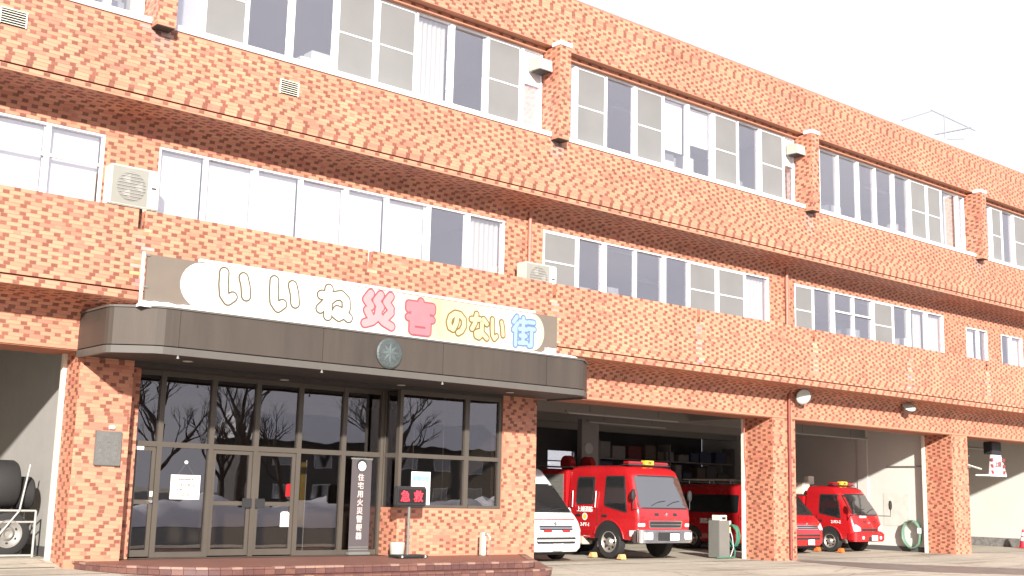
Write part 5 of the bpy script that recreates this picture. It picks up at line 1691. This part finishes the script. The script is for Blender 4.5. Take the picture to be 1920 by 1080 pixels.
tag(cd_, 'red shutter pull cord hanging at the right edge of the middle bay', 'cord')
co = empty('traffic_cone', (45.62, 2.1, .08))
tag(co, 'red traffic cone at the right edge against the far garage wall', 'cone')
MB().lathe([(.03, .17), (.06, .16), (.70, .035), (.71, .02)], 'z', (0, 0, 0), 24).build('cone_body', M('cone_red', (.62, .03, .05), .5), co, smooth=True)
B(-.2, .2, -.2, .2, 0, .03).build('base', M('cone_red', (.62, .03, .05), .5), co, bevel=.01)
for z0_, r0_, r1_ in ((.28, .124, .098), (.46, .090, .064)):
    MB().lathe([(z0_, r0_), (z0_ + .13, r1_)], 'z', (0, 0, 0), 24).build('white_band', PRINTW, co, smooth=True)
pc = B(37.088, 37.096, 1.75, 2.75, .9, 2.0).build('wall_sheet', M('faded_sheet', (.60, .575, .52), .8, var=.2, scale=4))
tag(pc, 'large faded paper chart on the white garage wall', 'chart')

es = empty('equipment_shelf', (33.0, 9.2, 0), world=True)
tag(es, 'dark equipment shelving along the back of the middle bay', 'shelving')
re_ = random.Random(31)
SB = [M('kit_dark', (.06, .055, .06), .8), M('kit_grey', (.16, .15, .15), .7), M('kit_navy', (.035, .04, .07), .8), M('kit_brown', (.08, .06, .045), .8), M('kit_red', (.10, .015, .015), .7), M('kit_pale', (.14, .13, .12), .7)]
for z_ in (1.55, 2.25, 2.95):
    B(29.3, 36.6, 8.9, 9.5, z_, z_ + .04).build('shelf_board', SB[1], es)
    x_ = 29.4
    while x_ < 36.3:
        w_ = re_.uniform(.25, .7)
        B(x_, x_ + w_, 8.95 + re_.uniform(0, .1), 9.4, z_ + .041, z_ + .041 + re_.uniform(.2, .58)).build('storage_box', re_.choice(SB), es, bevel=.012)
        x_ += w_ + re_.uniform(.03, .3)
for x_ in (29.26, 32.9, 36.56):
    B(x_, x_ + .04, 8.9, 9.5, .02, 3.6).build('shelf_post', SB[1], es)

# tyre rack in the left bay
rk = empty('tyre_rack', (7.0, 1.6, .30), world=True)
tag(rk, 'white tubular steel rack holding tyres in the left garage bay', 'rack')
fl = .30
for x in (5.2, 6.55, 7.62):
    MB().tube([(x, 1.35, fl), (x, 1.35, 1.12)], .022, 8).build('upright', M('rack_paint', (.36, .35, .33), .5, var=.15), rk)
    MB().tube([(x, 2.0, fl), (x, 2.0, 1.12)], .022, 8).build('upright', M('rack_paint', (.36, .35, .33), .5, var=.15), rk)
for y in (1.35, 2.0):
    for z_ in (fl + .03, .92, 1.12):
        MB().tube([(5.2, y, z_), (7.62, y, z_)], .020, 8).build('rail', M('rack_paint', (.36, .35, .33), .5, var=.15), rk)
MB().tube([(6.75, 1.33, fl + .05), (7.32, 1.33, 1.12), (7.44, 1.33, 1.95)], .018, 8).build('brace', M('rack_paint', (.36, .35, .33), .5, var=.15), rk)
def tyre(x, y, z, r, wd, label, axis='x', rim=False):
    T = empty('spare_tyre', (x, y, z))
    tag(T, label, 'tyre', 'tyres on the rack')
    MB().lathe([(-wd, r * .62), (-wd, r * .92), (-wd * .8, r), (wd * .8, r), (wd, r * .92), (wd, r * .62), (-wd, r * .62)], axis, (0, 0, 0), 32, (False, False)).build('tread', RUBBER, T, smooth=True)
    if rim:
        s_ = -1
        MB().lathe([(-wd + .04, r * .35), (-wd + .01, r * .55), (-wd - .01, r * .60), (-wd - .012, r * .64), (-wd, r * .66)], axis, (0, 0, 0), 32, (False, False)).build('rim', M('dull_rim', (.26, .25, .23), .5, .3, var=.15), T, smooth=True)
        MB().lathe([(-wd + .05, r * .36), (-wd + .03, r * .3), (-wd + .0, r * .22), (-wd + .03, r * .12)], axis, (0, 0, 0), 24).build('hub', M('dull_rim', (.26, .25, .23), .5, .3, var=.15), T, smooth=True)
        hh = MB()
        for k in range(6):
            a = R(60 * k)
            hh.lathe([(-wd + .020, r * .07), (-wd + .028, r * .07)], 'y', (r * .45 * math.sin(a), 0, r * .45 * math.cos(a)), 10)
        hh.build('hand_hole', BLACK, T)
for k, (x, z_, r, w_) in enumerate([(7.02, 1.58, .44, .27), (6.44, 1.58, .44, .27), (7.46, 1.43, .30, .14), (5.85, 1.58, .44, .27)]):
    tyre(x, 1.68, z_, r, w_, ['wide black tyre on the rack top, next to the smallest tyre', 'wide black tyre on the rack top, second farthest from the pillar', 'smallest black tyre at the right end of the rack top', 'wide black tyre on the rack top, farthest from the pillar'][k], 'x')
for k, x in enumerate((7.34, 6.70)):
    tyre(x, 1.86, fl + .36, .32, .20, ['black tyre stored low in the rack behind the pale rim', 'black tyre stored low in the rack, left of the pale rim'][k], 'x')
tyre(7.16, 1.44, fl + .41, .38, .10, 'spare wheel with pale steel rim standing in the rack bottom', 'y', True)
tyre(6.25, 1.44, fl + .41, .38, .10, 'wheel with steel rim in the rack bottom, farther from the pillar', 'y', True)
for k, (x, z_) in enumerate(((6.72, 2.02), (6.1, 2.02))):
    tyre(x, 2.35, z_ - .35, .46, .28, ['black tyre standing behind the rack, nearer the pillar', 'black tyre standing behind the rack, farther from the pillar'][k], 'x')

# ------------------------------------------------------------------ roof aerial
an = empty('roof_aerial', (42.2, 3.0, 13.7), world=True)
tag(an, 'thin pale aerial with long rods above the roof edge at right', 'aerial')
AM = M('aerial_grey', (.27, .27, .29), .5)
MB().tube([(42.6, 3.0, 13.7), (42.6, 3.0, 17.1)], .025, 6).build('mast', AM, an)
for p, q, r in (((39.5, 3, 16.15), (41.6, 3, 17.0), .025), ((41.6, 3, 17.05), (45.0, 3, 16.95), .018), ((41.7, 3, 16.05), (44.6, 3, 17.0), .030), ((42.1, 3, 15.95), (44.1, 3, 16.4), .016)):
    MB().tube([p, q], r, 6).build('rod', AM, an)
for i in range(7):
    x = 41.9 + i * .4
    MB().tube([(x, 2.8, 16.1 + i * .13), (x, 3.2, 16.1 + i * .13)], .012, 5).build('element', AM, an)

# ------------------------------------------------------------------ across the street (seen in the glass)
def bank(x0, x1, y, h, label, seed):
    b = MB()
    rg_ = random.Random(seed)
    n, m = 90, 12
    vs_ = []
    for i in range(n + 1):
        hh = h * (.74 + .16 * math.sin(i * .45 + seed) + .10 * math.sin(i * 1.3 + seed * 2)) * min(1, min(i, n - i) / 5 + .0)
        for j in range(m + 1):
            t = j / m
            vs_.append((x0 + (x1 - x0) * i / n + rg_.uniform(-.1, .1), y + (t - .5) * 5, -.02 + hh * math.sin(math.pi * t) ** .8 * rg_.uniform(.88, 1.08)))
    b.add(vs_, [(i * (m + 1) + j, (i + 1) * (m + 1) + j, (i + 1) * (m + 1) + j + 1, i * (m + 1) + j + 1) for i in range(n) for j in range(m)])
    tag(b.build('snow_bank', SNOW, smooth=True), label, 'snow bank', 'snow banks across the street')
bank(4, 46, -27, 1.45, 'long ploughed snow bank across the forecourt, mirrored in the doors', 1)
bank(40, 76, -31, 1.8, 'higher ploughed snow bank farther along, mirrored in the office glass', 4)
BARK = M('bark', (.10, .075, .06), .9, var=.3, bump=.6, bscale=20)
def bare_tree(x, y, h, seed, label):
    T = empty('bare_tree', (x, y, -.02))
    tag(T, label, 'tree', 'bare trees across the street')
    rg_ = random.Random(seed)
    tr, cr_ = MB(), MB()
    def grow(p, d, l, r, lev):
        q = [p]
        dd = d.copy()
        for k in range(3):
            dd = (dd + Vector((rg_.uniform(-.12, .12), rg_.uniform(-.12, .12), .05))).normalized()
            q.append(q[-1] + dd * l / 3)
        (tr if lev == 0 else cr_).tube(q, r, 7 if lev < 2 else 4, r * .55)
        if lev < 4:
            for k in range(5 if lev == 0 else 4):
                t = rg_.uniform(.45, 1.0)
                i_ = min(2, int(t * 3))
                s_ = q[i_] + (q[i_ + 1] - q[i_]) * (t * 3 - i_)
                a = rg_.uniform(0, 6.28)
                sp = rg_.uniform(.5, .9)
                nd = (dd + Vector((math.cos(a) * sp, math.sin(a) * sp, rg_.uniform(-.1, .3)))).normalized()
                grow(s_, nd, l * rg_.uniform(.50, .68), r * .45, lev + 1)
    grow(Vector((0, 0, 0)), Vector((0, 0, 1)), h * .55, h * .030, 0)
    tr.build('trunk', BARK, T, smooth=True)
    cr_.build('crown', BARK, T)
for x, y, h, sd, lb_ in [(22, -36, 9, 11, 'bare tree rising behind the snow bank left of the thick one'), (32, -39, 9.5, 12, 'bare tree in the middle of the row across the street'), (46, -45, 9, 13, 'bare tree closest in front of the dark house'), (25, -42, 9, 1, 'thick bare tree standing left in the door reflection'), (29, -44, 9.5, 2, 'bare tree next to the thick one in the door reflection'), (35, -47, 8, 3, 'slim bare tree behind the snow bank'), (41, -50, 7.5, 4, 'low spreading bare tree before the dark house'), (19, -40, 8, 5, 'bare tree nearest the street lamp side'), (50, -52, 8, 6, 'bare tree past the dark house')]:
    bare_tree(x, y, h, sd, lb_)
hs = empty('dark_house', (52, -58, 0), world=True)
tag(hs, 'dark two-storey house across the street with snowy roof', 'house')
HW = M('house_wall', (.14, .13, .12), .8, var=.1)
B(42, 64, -62, -56, -.05, 5.2).build('wall', HW, hs)
MB().prism([(-62.8, 5.2), (-55.2, 5.2), (-59, 7.4)], 'x', 41.4, 64.6).build('roof', SNOW, hs)
for i in range(6):
    x = 43.5 + i * 3.4
    for z_ in (.9, 3.3):
        wn = B(x, x + 1.6, -56.01, -55.95, z_, z_ + 1.2).build('window', WHITE, hs)
        B(x + .08, x + 1.52, -55.95, -55.93, z_ + .08, z_ + 1.12).build('pane', VGLASS, wn)
for o in bpy.data.objects:
    if '_world' in o: del o['_world']
